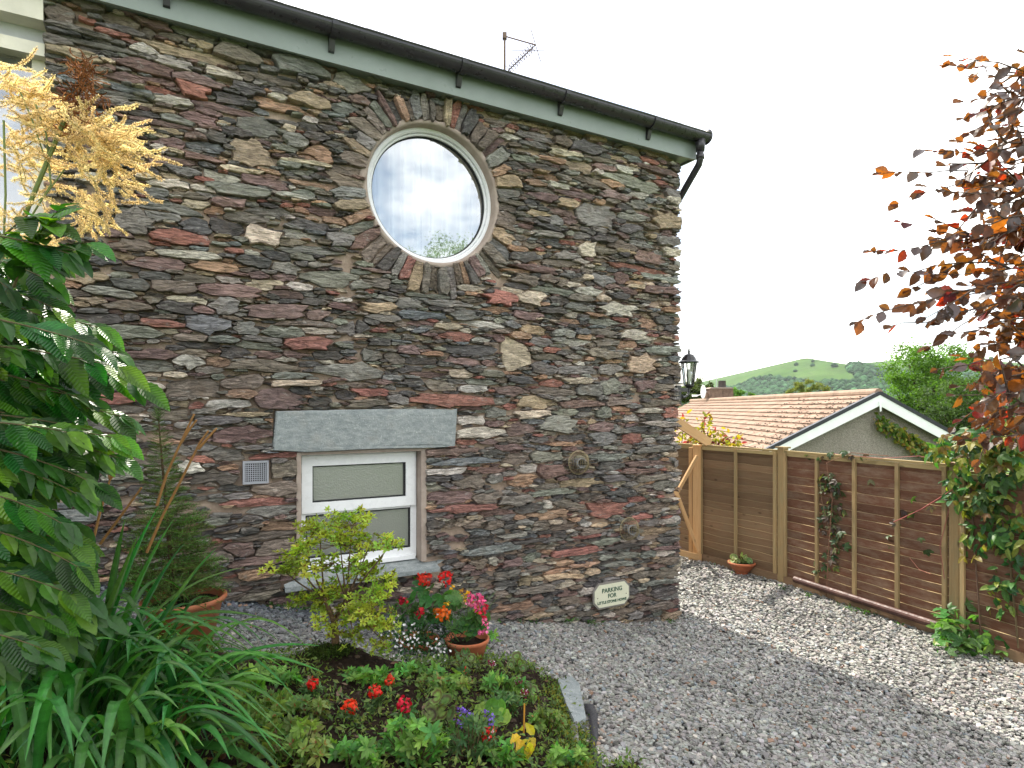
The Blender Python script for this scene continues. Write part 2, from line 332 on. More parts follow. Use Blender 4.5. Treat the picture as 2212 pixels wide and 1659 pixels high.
# stones read off the photograph: centre x, y, width, height, colour, in five enlarged crops (x offset, y offset, enlargement)
TRACED = [((0, 0, 2.458), """450,185,370,70,g;570,265,560,60,g;455,325,380,110,t;360,430,150,80,d;840,400,390,110,p;745,460,240,70,p;780,530,290,70,b;935,480,260,70,p;965,540,170,60,r;1200,490,330,90,p;1165,550,200,90,r;1330,445,260,70,w;1050,385,230,70,w;1120,325,600,125,t;860,290,170,90,w;680,195,200,55,r;720,120,250,120,k;350,85,170,110,k;560,50,200,70,k;890,190,100,70,k;1050,225,160,60,k;1200,270,160,70,t;1440,335,300,110,k;1630,480,350,80,k;1490,545,220,90,d;1400,600,240,80,d;1030,610,240,80,w;690,565,430,80,g;1340,650,350,70,p;1690,550,190,50,g;1660,585,110,50,w;1870,610,290,110,t;1720,650,400,80,o;1800,400,360,140,n;2110,500,200,120,n;830,615,160,50,c;560,620,360,70,p;880,680,270,60,d;960,735,330,60,p;1180,700,260,100,p;1240,670,150,50,p;970,790,210,30,d;800,750,170,50,d;1020,850,200,90,p;960,890,130,60,w;1300,830,160,90,d;1430,795,180,60,d;1580,770,240,130,g;1740,775,100,60,c;1850,765,150,60,d;1900,825,170,70,d;1775,850,170,100,g;1240,880,240,100,b;1000,960,380,80,p;1200,940,240,60,p;1520,925,270,190,t;1100,1030,250,80,g;860,1020,250,80,d;1330,1065,220,90,w;1600,1095,300,90,p;1480,1025,240,50,c;1440,1140,450,110,n;1000,1100,280,70,w;910,1150,250,90,g;1140,1175,260,60,k;1390,1220,230,70,p;1290,1265,150,60,o;1620,1270,270,80,g;1000,1240,380,90,g;980,1300,250,70,g;1180,1360,250,110,d;1070,1425,320,110,r;780,1330,240,200,g;1570,1420,220,130,c;1350,1370,280,100,d;1840,1415,210,60,w;2050,1440,200,90,g;1860,1500,370,70,g;800,1470,250,90,k;1130,1525,420,80,w;950,1580,400,90,p;1300,1605,370,80,o;1530,1570,220,90,d;1720,1610,190,110,g;1920,920,170,110,o;2000,1010,320,90,p;2050,1085,210,40,r;1830,975,340,50,c;1890,1110,240,60,o;2080,1150,200,60,o;2090,1205,210,90,d;1750,1180,250,50,w;1930,1260,260,70,p;2120,1275,150,80,o;1870,1350,230,80,d;2030,1330,150,60,o;2100,760,280,100,o;2090,850,210,70,t"""),
 ((0, 600, 2.458), """620,85,220,60,d;520,190,260,90,t;1370,85,65,50,o;1150,195,320,70,k;1380,205,180,60,w;1540,175,120,50,p;1590,230,220,60,c;1800,250,160,60,w;1380,270,390,95,p;1040,250,270,90,k;780,230,250,80,d;660,280,420,70,n;910,320,120,60,k;1140,325,230,50,c;1350,360,190,120,g;760,365,360,80,k;1070,370,250,80,d;1740,295,200,80,p;1660,395,390,105,p;1900,415,140,70,p;2010,205,420,130,n;2060,370,230,50,p;975,470,290,60,r;1260,475,280,120,b;1470,500,150,80,g;570,440,310,80,d;790,435,90,70,d;760,520,520,105,n;1010,515,130,40,c;1850,470,380,50,k;1700,520,220,70,n;2110,495,170,80,g;1920,510,200,40,w;1850,590,280,80,r;1140,550,190,60,k;1350,560,170,50,n;1560,560,270,40,g;1210,600,270,40,d;1400,640,180,80,d;1560,600,260,50,n;900,655,330,60,p;1180,640,220,40,k;1140,700,200,90,w;1310,695,150,60,o;1620,655,150,50,p;1780,655,160,50,p;1960,660,190,60,d;1580,720,390,80,k;920,720,270,80,n;1880,710,200,40,g;2110,755,470,110,n;1180,850,340,140,k;1460,820,310,80,k;1730,780,260,40,n;1800,825,350,40,c;1460,890,210,60,o;1665,925,310,140,p;1810,865,150,60,d;1910,935,160,80,d;1370,950,280,60,w;1180,965,100,60,r;840,850,330,60,w;740,915,300,70,r;880,945,200,50,d;760,985,260,50,g;730,1035,310,70,k;1030,1015,260,90,k;1470,1010,320,40,t;1330,1045,330,60,d;1450,1130,350,130,p;1510,1210,220,30,g;690,1180,270,60,k;740,1260,330,70,k;1350,1255,240,90,g;1160,1325,150,80,w;1380,1330,150,40,o;1290,1390,320,80,k;1700,1340,180,100,k;1660,1255,260,40,r;1650,1450,280,90,k;1420,1455,190,50,d;1430,1500,180,40,g;1560,1540,410,60,r;1650,1595,250,70,g;1520,1635,110,40,d;1670,1685,220,60,o;1490,1710,140,50,d;1570,1745,390,70,k;1450,1820,170,100,p;1660,1812,240,100,k;1540,1895,400,80,p;1540,1965,170,60,o;1570,2015,190,45,g;1600,2055,200,40,k;1420,2065,180,40,p;1560,2100,220,50,k;1690,2125,160,40,p"""),
 ((850, 600, 2.458), """1425,30,120,110,c;1800,65,170,90,p;1740,135,500,65,r;1875,195,250,45,n;1290,105,230,50,k;1120,140,280,60,p;1065,205,160,80,k;1010,150,150,35,o;1340,180,130,40,d;1525,205,150,80,g;1640,190,75,70,p;1720,185,60,30,t;1720,225,120,30,o;1880,270,210,60,p;1250,270,240,50,n;1430,275,140,60,w;1340,235,100,40,w;1680,275,130,40,p;920,315,200,100,r;1100,315,190,80,c;690,265,210,50,o;480,300,240,40,n;420,255,160,35,k;160,220,220,70,k;60,230,180,90,n;170,150,220,35,p;230,315,130,40,g;380,345,160,70,g;600,350,300,60,g;170,370,190,70,t;30,370,80,50,p;460,420,340,60,b;870,385,190,55,o;700,420,180,60,g;1060,415,170,55,p;1210,390,180,40,d;1260,330,120,60,d;1390,370,170,50,n;1610,385,230,80,w;1350,415,75,35,w;1480,415,110,25,o;1530,455,240,55,n;1800,460,120,70,o;1330,450,160,30,o;840,475,310,55,w;600,480,150,45,c;450,465,140,40,p;60,495,110,80,d;240,540,230,40,n;440,550,160,40,c;640,545,220,55,r;800,565,140,35,w;910,560,80,50,p;1110,505,170,60,t;1290,525,170,60,n;1410,545,90,35,o;1530,520,180,60,k;1725,540,210,65,w;1150,575,140,60,g;1360,580,220,50,w;1560,580,160,55,k;1870,625,230,50,n;1000,655,190,205,c;1750,715,190,135,t;740,625,350,80,d;370,630,130,50,p;150,655,110,80,g;280,680,130,60,k;500,645,130,35,o;440,690,190,50,d;670,695,250,50,p;850,700,100,40,p;1210,670,200,50,k;1520,650,190,70,k;1600,695,100,30,o;1180,740,160,75,g;1380,745,250,75,g;1575,745,150,70,g;1920,745,160,60,k;680,770,150,70,c;480,770,240,40,p;850,770,170,45,n;980,765,120,25,o;800,815,260,40,n;1030,810,180,50,d;1230,825,130,45,r;1380,810,160,50,c;560,840,200,80,k;380,820,150,50,d;750,860,180,45,w;970,870,230,70,p;1230,875,270,55,k;1440,870,150,80,g;1565,845,105,110,n;1780,835,140,70,p;1665,805,90,40,p;1880,850,130,60,k;1650,850,90,40,g;600,925,470,90,r;295,920,120,70,g;120,940,230,45,k;140,880,240,60,r;80,835,160,40,k;1120,940,230,75,t;1390,945,280,55,p;970,960,90,40,r;880,1000,110,70,g;740,1045,170,65,w;1120,1010,190,40,c;1260,1075,240,105,n;1040,1100,180,80,p;790,1125,300,75,w;880,1070,100,40,p;1300,1000,190,35,n;1530,1005,110,70,n;1640,980,130,35,o;1800,990,150,30,w;1940,1005,110,70,r;1700,1030,100,45,w;1820,1025,130,40,d;1880,1070,200,40,w;1890,940,210,50,k;1600,930,130,60,k;1540,1155,150,80,g;1700,1160,150,75,r;1810,1165,70,40,w;1350,1155,150,50,d;1130,1160,120,40,d;1000,1165,120,40,k;1260,1190,160,35,o;980,1210,200,45,p;1840,1220,240,45,n;620,1235,280,60,p;850,1240,120,40,d;700,1295,450,50,b;1000,1280,170,70,k;1190,1265,190,60,n;1560,1265,220,55,n;1800,1305,280,45,p;600,1350,240,45,w;860,1345,210,45,p;1080,1335,110,60,w;1220,1350,150,85,p;1750,1350,190,40,p;1840,1390,230,40,k;540,1400,190,45,d;740,1415,190,100,k;870,1400,90,50,g;1070,1410,160,75,o;1400,1425,280,55,t;1610,1425,110,40,c;1890,1440,170,60,n;520,1450,120,40,w;630,1510,270,75,p;820,1510,160,70,k;1000,1525,200,70,g;1220,1480,260,50,n;690,1575,400,60,r;1090,1570,180,60,d;1550,1580,240,110,r;1730,1520,120,35,r;1820,1565,320,55,k;900,1600,190,45,p;1220,1610,230,60,o;1430,1505,130,60,d;1650,1480,170,60,d"""),
 ((1150, 1050, 3.318), """170,960,400,90,b;740,785,200,60,k;830,985,500,85,r;470,1040,150,100,n;1255,1010,230,75,n;1220,1085,330,65,n;1500,820,310,70,t;1590,740,120,45,w;1590,890,160,55,d;1570,950,210,45,p;1550,1000,150,55,w;1590,1055,160,80,k;1600,1145,150,95,k;1430,1160,200,70,k;1520,1235,320,60,n;1570,1310,230,95,d;1370,1365,170,75,p;1520,1420,300,85,k;1610,1500,110,90,t;1230,1470,190,70,k;370,1425,370,95,o;610,1400,130,135,d;770,1380,190,105,k;770,1465,230,70,k;940,1490,190,65,k;560,1500,210,55,t;1000,1550,150,50,k;770,1250,190,70,c;760,1180,320,75,t;700,1140,220,45,o;910,1090,210,55,o;990,1150,130,80,t;1000,1250,150,80,d;500,1290,340,75,k;450,1230,120,80,t;300,1165,160,80,g;330,1070,170,80,p;170,1060,90,80,w;60,1080,120,90,k;290,1240,170,80,d;240,1330,180,70,k;520,1130,280,55,k;740,1070,170,40,o;360,850,280,55,g;190,770,160,90,k;590,830,150,50,d;440,750,130,50,g;560,790,150,55,k;1240,930,330,55,d;1440,750,180,55,g;950,855,320,45,r;1390,700,200,55,r;720,850,110,70,d;480,900,300,40,d;620,940,160,40,k;80,880,240,50,d;1260,1145,200,40,c;1100,1060,100,60,d"""),
 ((800, 0, 2.212), """1100,630,220,40,k;1130,680,260,40,t;1110,740,220,60,g;1110,785,160,45,g;960,815,140,50,n;950,860,150,50,k;1270,770,100,60,k;1400,800,200,80,d;1330,705,120,45,t;1440,740,120,60,t;1550,760,130,60,k;1290,830,180,55,c;1640,815,100,60,t;1755,830,130,55,t;1200,865,170,50,o;1460,865,170,45,k;1570,855,130,40,t;1735,870,110,40,r;1370,905,170,85,t;1480,910,140,50,p;1600,920,90,45,w;1800,925,280,60,p;1120,900,200,50,d;1190,955,130,45,o;1030,940,180,40,k;1420,985,210,60,k;1660,990,330,100,n;1860,980,110,40,g;1250,1000,130,45,w;1020,1020,170,60,b;1050,1085,210,70,r;1170,1060,140,60,p;1340,1050,240,55,p;1545,1060,150,60,p;1680,1055,110,45,w;1865,1040,90,55,g;1300,1100,110,50,t;1450,1165,230,170,g;1680,1105,90,50,g;1880,1090,90,50,w;1840,1200,160,95,t;1640,1170,150,50,g;1000,1135,110,60,t;1130,1155,140,50,t;1240,1190,80,60,g;1270,1145,120,50,p;1310,1190,90,50,p;1620,1240,130,60,d;1840,1300,150,60,g;1360,1265,120,50,g;1300,1310,100,35,r;1060,1330,... """.replace('1060,1330,... ', '') + """980,1260,110,60,d;1690,1270,120,50,g;1730,1275,80,35,t;1600,1330,150,55,k;1690,1320,140,45,g;1850,1365,110,50,c;1190,1265,150,45,g;1200,1230,200,40,d;1290,1380,150,50,g;1060,1390,160,60,d"""),
]

def code_col(c):
    b = np.array(CODE[c]); b = (b * .74 + b.mean() * .26) * np.array([2.12, 1.98, 1.82]) + np.array([.045, .042, .038]); return b * random.uniform(.8, 1.22) * np.array([random.uniform(.95, 1.06), 1, random.uniform(.94, 1.06)])

def lay_stones(s0, s1, z0, z1, seeds, blocked, res=.009, sizes=((.12, .030, 200), (.085, .024, 600), (.06, .018, 1600), (.045, .012, 4500), (.032, .008, 7000)), floor=None):
    """Share the wall face out among the stones: read-off stones first, gaps filled from large to small, then every cell of a fine grid goes to the nearest stone."""
    nx, nz = int((s1 - s0) / res), int((z1 - z0) / res)
    X, Z = np.meshgrid(s0 + (np.arange(nx) + .5) * res, z0 + (np.arange(nz) + .5) * res)
    blk = blocked(X, Z)
    occ = blk.copy(); out = []
    def dist(s, sub=np.s_[:, :]):
        cx, cz, a, b, th, p = s[:6]
        dx, dz = X[sub] - cx, Z[sub] - cz
        u, v = dx * math.cos(th) + dz * math.sin(th), -dx * math.sin(th) + dz * math.cos(th)
        return (np.abs(u / a) ** p + np.abs(v / b) ** p) ** (1 / p)
    def win(s, k):
        r = max(s[2], s[3]) * k; rz = r if abs(s[4]) > .25 else s[3] * k + s[2] * k * abs(math.sin(s[4])) + .01
        i0, i1 = max(int((s[0] - r - s0) / res), 0), min(int((s[0] + r - s0) / res) + 1, nx)
        j0, j1 = max(int((s[1] - rz - z0) / res), 0), min(int((s[1] + rz - z0) / res) + 1, nz)
        return np.s_[j0:j1, i0:i1]
    for s in seeds:
        w = win(s, 1.0)
        occ[w] |= dist(s, w) < .80
        out.append(s)
    for (a, b, tries) in sizes:
        for _ in range(tries):
            i, j = random.randrange(nx), random.randrange(nz)
            if occ[j, i]: continue
            k = random.uniform(.75, 1.3)
            s = (s0 + (i + .5) * res, z0 + (j + .5) * res, a * k * random.uniform(.8, 1.25), b * k * random.uniform(.8, 1.25), random.gauss(0, .05), random.choice((random.uniform(1.5, 2.1), random.uniform(2.5, 4.5))),
                 code_col(random.choices('dgnbpotcwkr', (24, 20, 11, 5, 12, 5, 5, 4, 6, 18, 4))[0]))
            w = win(s, .95); m = dist(s, w) < .85
            if m.size == 0 or m.sum() < 6 or occ[w][m].mean() > (.07 if b > .02 else .22): continue
            occ[w] |= dist(s, w) < .82
            out.append(s)
    lab = np.full((nz, nx), -1, np.int32); best = np.full((nz, nx), 1.42)
    for q, s in enumerate(out):
        w = win(s, 1.8); d = dist(s, w) + .0; b = best[w]
        m = d < b; b[m] = d[m]; lab[w][m] = q
    lab[blk] = -2
    stones = []
    for q, s in enumerate(out):
        i, j = int((s[0] - s0) / res), int((s[1] - z0) / res)
        if not (0 <= i < nx and 0 <= j < nz) or lab[j, i] != q: continue
        n = 15 if s[2] > .05 else 10
        th = s[4]; pts = []
        for k in range(n):
            a = 2 * math.pi * (k + random.uniform(-.42, .42)) / n
            u, v = s[2] * math.cos(a), s[3] * math.sin(a)
            dx, dz = u * math.cos(th) - v * math.sin(th), u * math.sin(th) + v * math.cos(th)
            ln = math.hypot(dx, dz); st = res * .5 / ln; f = 0.0
            while f < 1.75:
                f += st
                ii, jj = int((s[0] + dx * f - s0) / res), int((s[1] + dz * f - z0) / res)
                if not (0 <= ii < nx and 0 <= jj < nz):
                    if ii >= nx: f += random.uniform(-.004, .03) / max(ln, .01)
                    break
                if lab[jj, ii] != q: break
            f = max(f * random.choice((1, 1, 1, random.uniform(.86, .98))) - random.uniform(.003, .008) / ln, .25)
            pts.append((s[0] + dx * f, s[1] + dz * f))
        ar = 0.5 * abs(sum(pts[k][0] * pts[(k + 1) % n][1] - pts[(k + 1) % n][0] * pts[k][1] for k in range(n)))
        if ar > 2.2e-4: stones.append((pts, s, ar))
    return stones

def stone_mesh(mb, pts, s, ar, back=.06, axis=0):
    """One stone: sunk foot, arris ring, slightly domed and faceted face."""
    n = len(pts); c = np.asarray(s[6])
    P2 = np.array(pts); ce = P2.mean(0)
    big = min(math.sqrt(ar) / .12, 1.3)
    f = -random.uniform(-.020, .034) - .008 * big
    tx, tzv = random.uniform(-.07, .07), random.uniform(-.16, .10)
    rings = []; sh = random.uniform(-.25, .25), random.uniform(-.35, .35)
    for (k, dy, jit) in ((1.0, back, 0), (1.0, f + .009 + .003 * big, .003), (.965, f + .000, .004), (.60, f - .002 * big, .007)):
        q = ce + (P2 - ce) * k
        if k < .9: q = ce + (P2 - ce) * (k + np.array([random.uniform(-.10, .06) for _ in range(n)])[:, None])
        y = dy + (q[:, 0] - ce[0]) * tx * (jit > 0) + (q[:, 1] - ce[1]) * tzv * (jit > 0) + rng.uniform(-jit, jit, n)
        rings.append(np.c_[q[:, 0], y, q[:, 1]])
    v = np.concatenate(rings + [[[ce[0], f - .002 * big + random.uniform(-.004, .004), ce[1]]]])
    F_ = []
    for r in range(3):
        for k in range(n): F_.append((r * n + k, r * n + (k + 1) % n, (r + 1) * n + (k + 1) % n, (r + 1) * n + k))
    F_ += [(3 * n + k, 3 * n + (k + 1) % n, 4 * n) for k in range(n)]
    if axis == 1: v = np.c_[-v[:, 1], v[:, 0], v[:, 2]]
    mb.add(v, F_, c * (1 + rng.uniform(-.10, .10, (len(v), 1))))
    return mb

seeds = []
def in_ring(s, z): return math.hypot(s - RC[0], z - RC[1])
for (ox, oy, k), txt in TRACED:
    for e in txt.replace('\n', '').split(';'):
        if not e.strip(): continue
        x, y, w, h, c = e.split(',')
        x, y, w, h = (float(q) for q in (x, y, w, h))
        q = 2212 / 2500
        vx, vy = (ox + x / k) * q, (oy + y / k) * q
        s, z = W(vx, vy)
        sl, _ = W(vx - w / k * q / 2, vy); sr, _ = W(vx + w / k * q / 2, vy)
        Yd = C0[1] + s * D[1]
        slope = abs((HY - vy) / (3500 - vx))
        hh = max(h / k * q - slope * w / k * q * .45, h / k * q * .5)
        b = hh / F * Yd / 2
        if in_ring(s, z) < RR + .24 and in_ring(s, z) > 0 and abs(z - RC[1]) > .0: continue
        seeds.append((s, z, (sr - sl) / 2 * .97, b * .97, random.gauss(0, .03), random.choice((1.8, 2.4, 3.4)) if b < .05 else 2.5, code_col(c)))
ringc = 'kgtonpkkdgrtkkggkodpnkkgtkk'
a = 0.0; k = 0
while a < 2 * math.pi - .05:                             # rough voussoirs set on edge round the round window
    th = random.uniform(.042, .098) if not abs(math.cos(a)) > .82 else random.uniform(.06, .12)
    ln = random.uniform(.15, .29); wdt = th
    ph = a + wdt / (RR + .1) / 2
    r = RR + ln / 2 - .005
    seeds.append((RC[0] + r * math.cos(ph), RC[1] + r * math.sin(ph), ln / 2, wdt / 2, ph + random.gauss(0, .07), random.uniform(2.4, 4), code_col(ringc[k % len(ringc)]), 1))
    a += wdt / (RR + .1) * 1.03; k += 1

LIN = [W(592, 888), W(985, 883), W(978, 966), W(588, 973)]
def blocked(X, Z):
    t = np.clip(-X, 0, 6); gz = .12 * t + .0185 * t * t
    b = (X - RC[0]) ** 2 + (Z - RC[1]) ** 2 < (RR - .006) ** 2
    b |= (X > OPN[0]) & (X < OPN[1]) & (Z > OPN[2] - .06) & (Z < OPN[3] + .02)
    b |= (X > LIN[0][0] - .006) & (X < LIN[1][0] + .008) & (Z > 1.808) & (Z < 2.10)
    b |= (X > -3.76) & (X < -2.54) & (Z > .825) & (Z < .90)
    b |= (X > -4.03) & (X < -3.83) & (Z > 1.59) & (Z < 1.76)
    b |= Z < gz - .07
    return b
stones = lay_stones(-5.1, 0.0, -.06, 4.66, seeds, blocked)
stones.sort(key=lambda q: -q[2] * (1 + .1 * q[1][0]))

wall = MB()
# the rubble core with real openings: a face cut into strips round the windows
def core():
    mb = MB(); y0, y1 = .036, .45
    n = 48; cz, cx = RC[1], RC[0]; r = RR
    xa, xb, za, zb = cx - .75, cx + .75, cz - .75, cz + .75
    mb.box(-5.1, -.03, y0, y1, zb, 4.70); mb.box(-5.1, xa, y0, y1, za, zb); mb.box(xb, -.03, y0, y1, za, zb)
    mb.box(-5.1, -.03, y0, y1, OPN[3], za); mb.box(-5.1, OPN[0], y0, y1, OPN[2] - .03, OPN[3]); mb.box(OPN[1], -.03, y0, y1, OPN[2] - .03, OPN[3]); mb.box(-5.1, -.03, y0, y1, -.2, OPN[2] - .03)
    ring = []
    for k in range(n):
        a = 2 * math.pi * k / n; ca, sa = math.cos(a), math.sin(a); q = .75 / max(abs(ca), abs(sa))
        ring += [(cx + r * ca, y0, cz + r * sa), (cx + q * ca, y0, cz + q * sa)]
    f = [(2 * k, 2 * ((k + 1) % n), 2 * ((k + 1) % n) + 1, 2 * k + 1) for k in range(n)]
    mb.add(ring, f)
    mb.box(-.45, -.032, .452, 2.6, -.2, 4.70)              # the return wall
    return mb
wall_o = core().build('wall', M_MORTAR, cottage)
mb_small = MB()
for i, (pts, s, ar) in enumerate(stones):
    if i < 300:
        stone_mesh(MB_ := MB(), pts, s, ar); MB_.build('stone', M_STONE, wall_o)
    else: stone_mesh(mb_small, pts, s, ar)
ret = lay_stones(.02, 2.6, -.06, 4.66, [], lambda X, Z: Z < -.07, res=.02, sizes=((.13, .04, 300), (.08, .03, 500), (.05, .022, 600)))
for pts, s, ar in ret: stone_mesh(mb_small, pts, s, ar, axis=1)
tag(mb_small.build('small_stones', M_STONE, wall_o), kind='stuff')

# ---- lintel, sill, lower window
mb = MB()
pl = [(LIN[0][0] + .01, LIN[0][1]), (-3.1, 2.108), (LIN[1][0], LIN[1][1]), (LIN[2][0] + .01, LIN[2][1] + .006), (-2.62, 1.80), (-3.1, 1.808), (-3.6, 1.80), (LIN[3][0], LIN[3][1])]
n = len(pl); ce = np.mean(pl, 0); rr = []
for (kx, y, j) in ((1, .06, 0), (1, -.022, .003), (.985, -.036, .003), (.8, -.036, .004)):
    for (x, z) in pl: rr.append((ce[0] + (x - ce[0]) * kx, y + random.uniform(-j, j), ce[1] + (z - ce[1]) * (kx if kx == 1 else kx - .03)))
ff = [(r * n + k, r * n + (k + 1) % n, (r + 1) * n + (k + 1) % n, (r + 1) * n + k) for r in range(3) for k in range(n)] + [tuple(3 * n + k for k in range(n))]
mb.add(rr, ff).build('lintel', M_SLAB, wall_o)
mb = MB(); mb.prism([(-3.665, .168, .945), (-3.665, .028, .895), (-3.75, -.03, .885), (-3.75, -.085, .874), (-3.75, -.085, .842), (-3.75, .03, .842), (-3.665, .168, .842)][::-1], (1.15, 0, 0)).build('sill', M_SLAB, wall_o)
mb = MB()
x0, x1, z0, z1 = OPN
mb.box(x0 - .005, x0 + .028, -.004, .16, z0 + .015, z1); mb.box(x1 - .03, x1 + .012, .0, .16, z0 + .015, z1); mb.box(x0 + .03, x1 - .032, .0, .16, z1 - .02, z1 + .004)
mb.build('reveal', M_REVEAL, wall_o)
win = MB(); fx0, fx1, fz0, fz1 = x0 + .03, x1 - .033, .938, z1 - .022; yf = .105
def ringframe(mb, a0, a1, b0, b1, w, ya, yb, wb=None, wt=None):
    wb = wb or w; wt = wt or w
    mb.box(a0, a0 + w, ya, yb, b0, b1); mb.box(a1 - w, a1, ya, yb, b0, b1)
    mb.box(a0 + w, a1 - w, ya, yb, b0, b0 + wb); mb.box(a0 + w, a1 - w, ya, yb, b1 - wt, b1)
ringframe(win, fx0, fx1, fz0, fz1, .048, yf, yf + .07, .075)
zm = 1.36
win.box(fx0 + .05, fx1 - .05, yf + .002, yf + .068, zm - .03, zm + .03)
win.box(fx0 - .012, fx1 - .02, yf - .035, yf - .001, fz0 - .012, fz0 + .018)
wino = win.build('bathroom_window', M_UPVC, wall_o)
sash = MB(); ringframe(sash, fx0 + .018, fx1 - .018, zm - .012, fz1 - .012, .075, yf - .022, yf + .04); sash.build('sash', M_UPVC, wall_o)
seal = MB(); ringframe(seal, fx0 + .091, fx1 - .091, zm + .061, fz1 - .085, .012, yf - .006, yf + .03); ringframe(seal, fx0 + .046, fx1 - .046, fz0 + .073, zm - .028, .013, yf + .008, yf + .04)
seal.build('glazing_seal', M_RUBBER, wall_o)
MB().box(fx0 + .09, fx1 - .09, yf + .012, yf + .02, zm + .06, fz1 - .084).build('pane', M_FROST, wall_o)
MB().box(fx0 + .045, fx1 - .045, yf + .022, yf + .03, fz0 + .072, zm - .027).build('pane', M_FROST, wall_o)
rm = MB(); rm.box(fx0 - .1, fx1 + .1, .75, .8, .7, 2.0); rm.build('room_wall', M_ROOM, cottage)

# ---- round window
def tube_ring(mb, r0, r1, y0, y1, n=64, bev=.006):
    pr = [(r0, y1), (r0, y0 + bev), (r0 + bev, y0), (r1 - bev, y0), (r1, y0 + bev), (r1, y1)]
    v = []; m = len(pr)
    for k in range(n):
        a = 2 * math.pi * k / n
        for (r, y) in pr: v.append((RC[0] + .012 + r * math.cos(a), y, RC[1] + .004 + r * math.sin(a)))
    f = [(k * m + j, k * m + (j + 1) % m, ((k + 1) % n) * m + (j + 1) % m, ((k + 1) % n) * m + j) for k in range(n) for j in range(m)]
    mb.add(v, f)
rw = bpy.data.objects.new('round_window', None); COL.objects.link(rw); rw.parent = cottage
mb = MB(); n = 96; v = []
for k in range(n):
    a = 2 * math.pi * k / n; e = random.uniform(-.008, .012)
    for (r, y) in ((RR + .035 + e, .035), (RR + .012 + e, .004), (RR - .005, -.002), (RR - .022, .012), (RR - .03, .19)): v.append((RC[0] + r * math.cos(a), y, RC[1] + r * math.sin(a)))
mb.add(v, [(k * 5 + j, k * 5 + j + 1, ((k + 1) % n) * 5 + j + 1, ((k + 1) % n) * 5 + j) for k in range(n) for j in range(4)])
mb.build('reveal', M_REVEAL, rw, smooth=True)
mb = MB(); tube_ring(mb, .508, .549, .085, .18, bev=.010); mb.build('frame', M_UPVC, rw, smooth=False)
mb = MB(); tube_ring(mb, .489, .5075, .115, .165, bev=.006); mb.build('sash', M_UPVC, rw)
mb = MB(); tube_ring(mb, .481, .4885, .130, .160, bev=.003); mb.build('glazing_seal', M_RUBBER, rw)
mb = MB(); n = 64; v = [(RC[0] + .012 + .4805 * math.cos(2 * math.pi * k / n), .147, RC[1] + .004 + .4805 * math.sin(2 * math.pi * k / n)) for k in range(n)]
mb.add(v, [tuple(range(n))]); mb.build('pane', M_GLASS, rw)
for half in (0, 1):                                       # two hanging white curtains meeting left of the middle
    a0, a1 = ((RC[0] - .62, RC[0] - .03), (RC[0] - .02, RC[0] + .62))[half]
    mb = MB(); nu, nv = 70, 6; v = []
    for j in range(nv + 1):
        for i in range(nu + 1):
            u = i / nu; x = a0 + (a1 - a0) * u
            v.append((x, .215 + 0.034 * math.sin(u * 34 + half * 2 + .4 * math.sin(u * 9)) + .008 * math.sin(u * 71) * (j / nv), RC[1] - .62 + 1.2 * j / nv))
    mb.add(v, [(j * (nu + 1) + i, j * (nu + 1) + i + 1, (j + 1) * (nu + 1) + i + 1, (j + 1) * (nu + 1) + i) for j in range(nv) for i in range(nu)])
    mb.build('curtain', M_CURTAIN, rw, smooth=True)
mb = MB(); v = []; nu = 60                                  # scalloped lace edge of the blind along the upper right of the glass
for i in range(nu + 1):
    a = R(-8 + 100 * i / nu)
    for r in (.484, .452 + .014 * abs(math.sin(i * .8))): v.append((RC[0] + .012 + r * math.cos(a), .19, RC[1] + r * math.sin(a)))
mb.add(v, [(2 * i, 2 * i + 1, 2 * i + 3, 2 * i + 2) for i in range(nu)]); mb.build('lace_edge', M_CREAM, rw)
rm = MB(); rm.box(RC[0] - 1.2, RC[0] + 1.2, 1.6, 1.65, 2.6, 4.7); rm.build('room_wall', M_ROOM, cottage)

# ---- eaves, gutter, roof
mb = MB(); mb.box(-6.6, .008, -.205, -.18, 4.516, 4.74); fas = mb.build('eaves_board', M_SAGE, cottage)
mb = MB(); mb.box(-6.6, -.004, -.178, -.002, 4.535, 4.55); sof = mb.build('soffit', M_SAGE, cottage)
mb = MB(); mb.box(.010, .03, -.205, 2.6, 4.52, 4.80); gbl = mb.build('gable_board', M_SAGE, cottage)
mb = MB(); v = []; n = 14; gx0, gx1 = -6.6, .14; gy, gz, gr = -.275, 4.735, .066
prof = [(gy + gr * math.cos(a), gz + gr * math.sin(a)) for a in [math.pi + math.pi * k / n for k in range(n + 1)]]
prof = [(gy - gr - .006, gz + .012)] + prof + [(gy + gr - .006, gz)] + [(gy + (gr - .008) * math.cos(a), gz + (gr - .008) * math.sin(a)) for a in [2 * math.pi - math.pi * k / n for k in range(n + 1)]] + [(gy - gr + .004, gz + .012)]
mb.prism([(gx0, y, z) for (y, z) in prof], (gx1 - gx0, 0, 0))
gut = mb.build('gutter', M_GUTTER, cottage, smooth=False)
for (x, y) in ((360, 12), (722, 82), (1000, 150), (1222, 222), (1413, 268)):
    s = W(x, y, -.20)[0] - .06
    mb = MB(); v = []
    for k in range(11):
        a = math.pi + math.pi * k / 10
        for (r, x_) in ((gr + .002, -.022), (gr + .013, -.022), (gr + .013, .022), (gr + .002, .022)): v.append((s + x_, gy + r * math.cos(a), gz + r * math.sin(a)))
    mb.add(v, [(4 * k + j, 4 * k + (j + 1) % 4, 4 * k + 4 + (j + 1) % 4, 4 * k + 4 + j) for k in range(10) for j in range(4)] + [(3, 2, 1, 0), (40, 41, 42, 43)])
    mb.prism([(s - .02, gy + .02, gz - .066), (s - .02, -.206, gz - .045), (s - .02, -.206, gz - .155), (s - .02, -.226, gz - .15)], (.04, 0, 0))
    mb.build('bracket', M_GUTTER, gut)
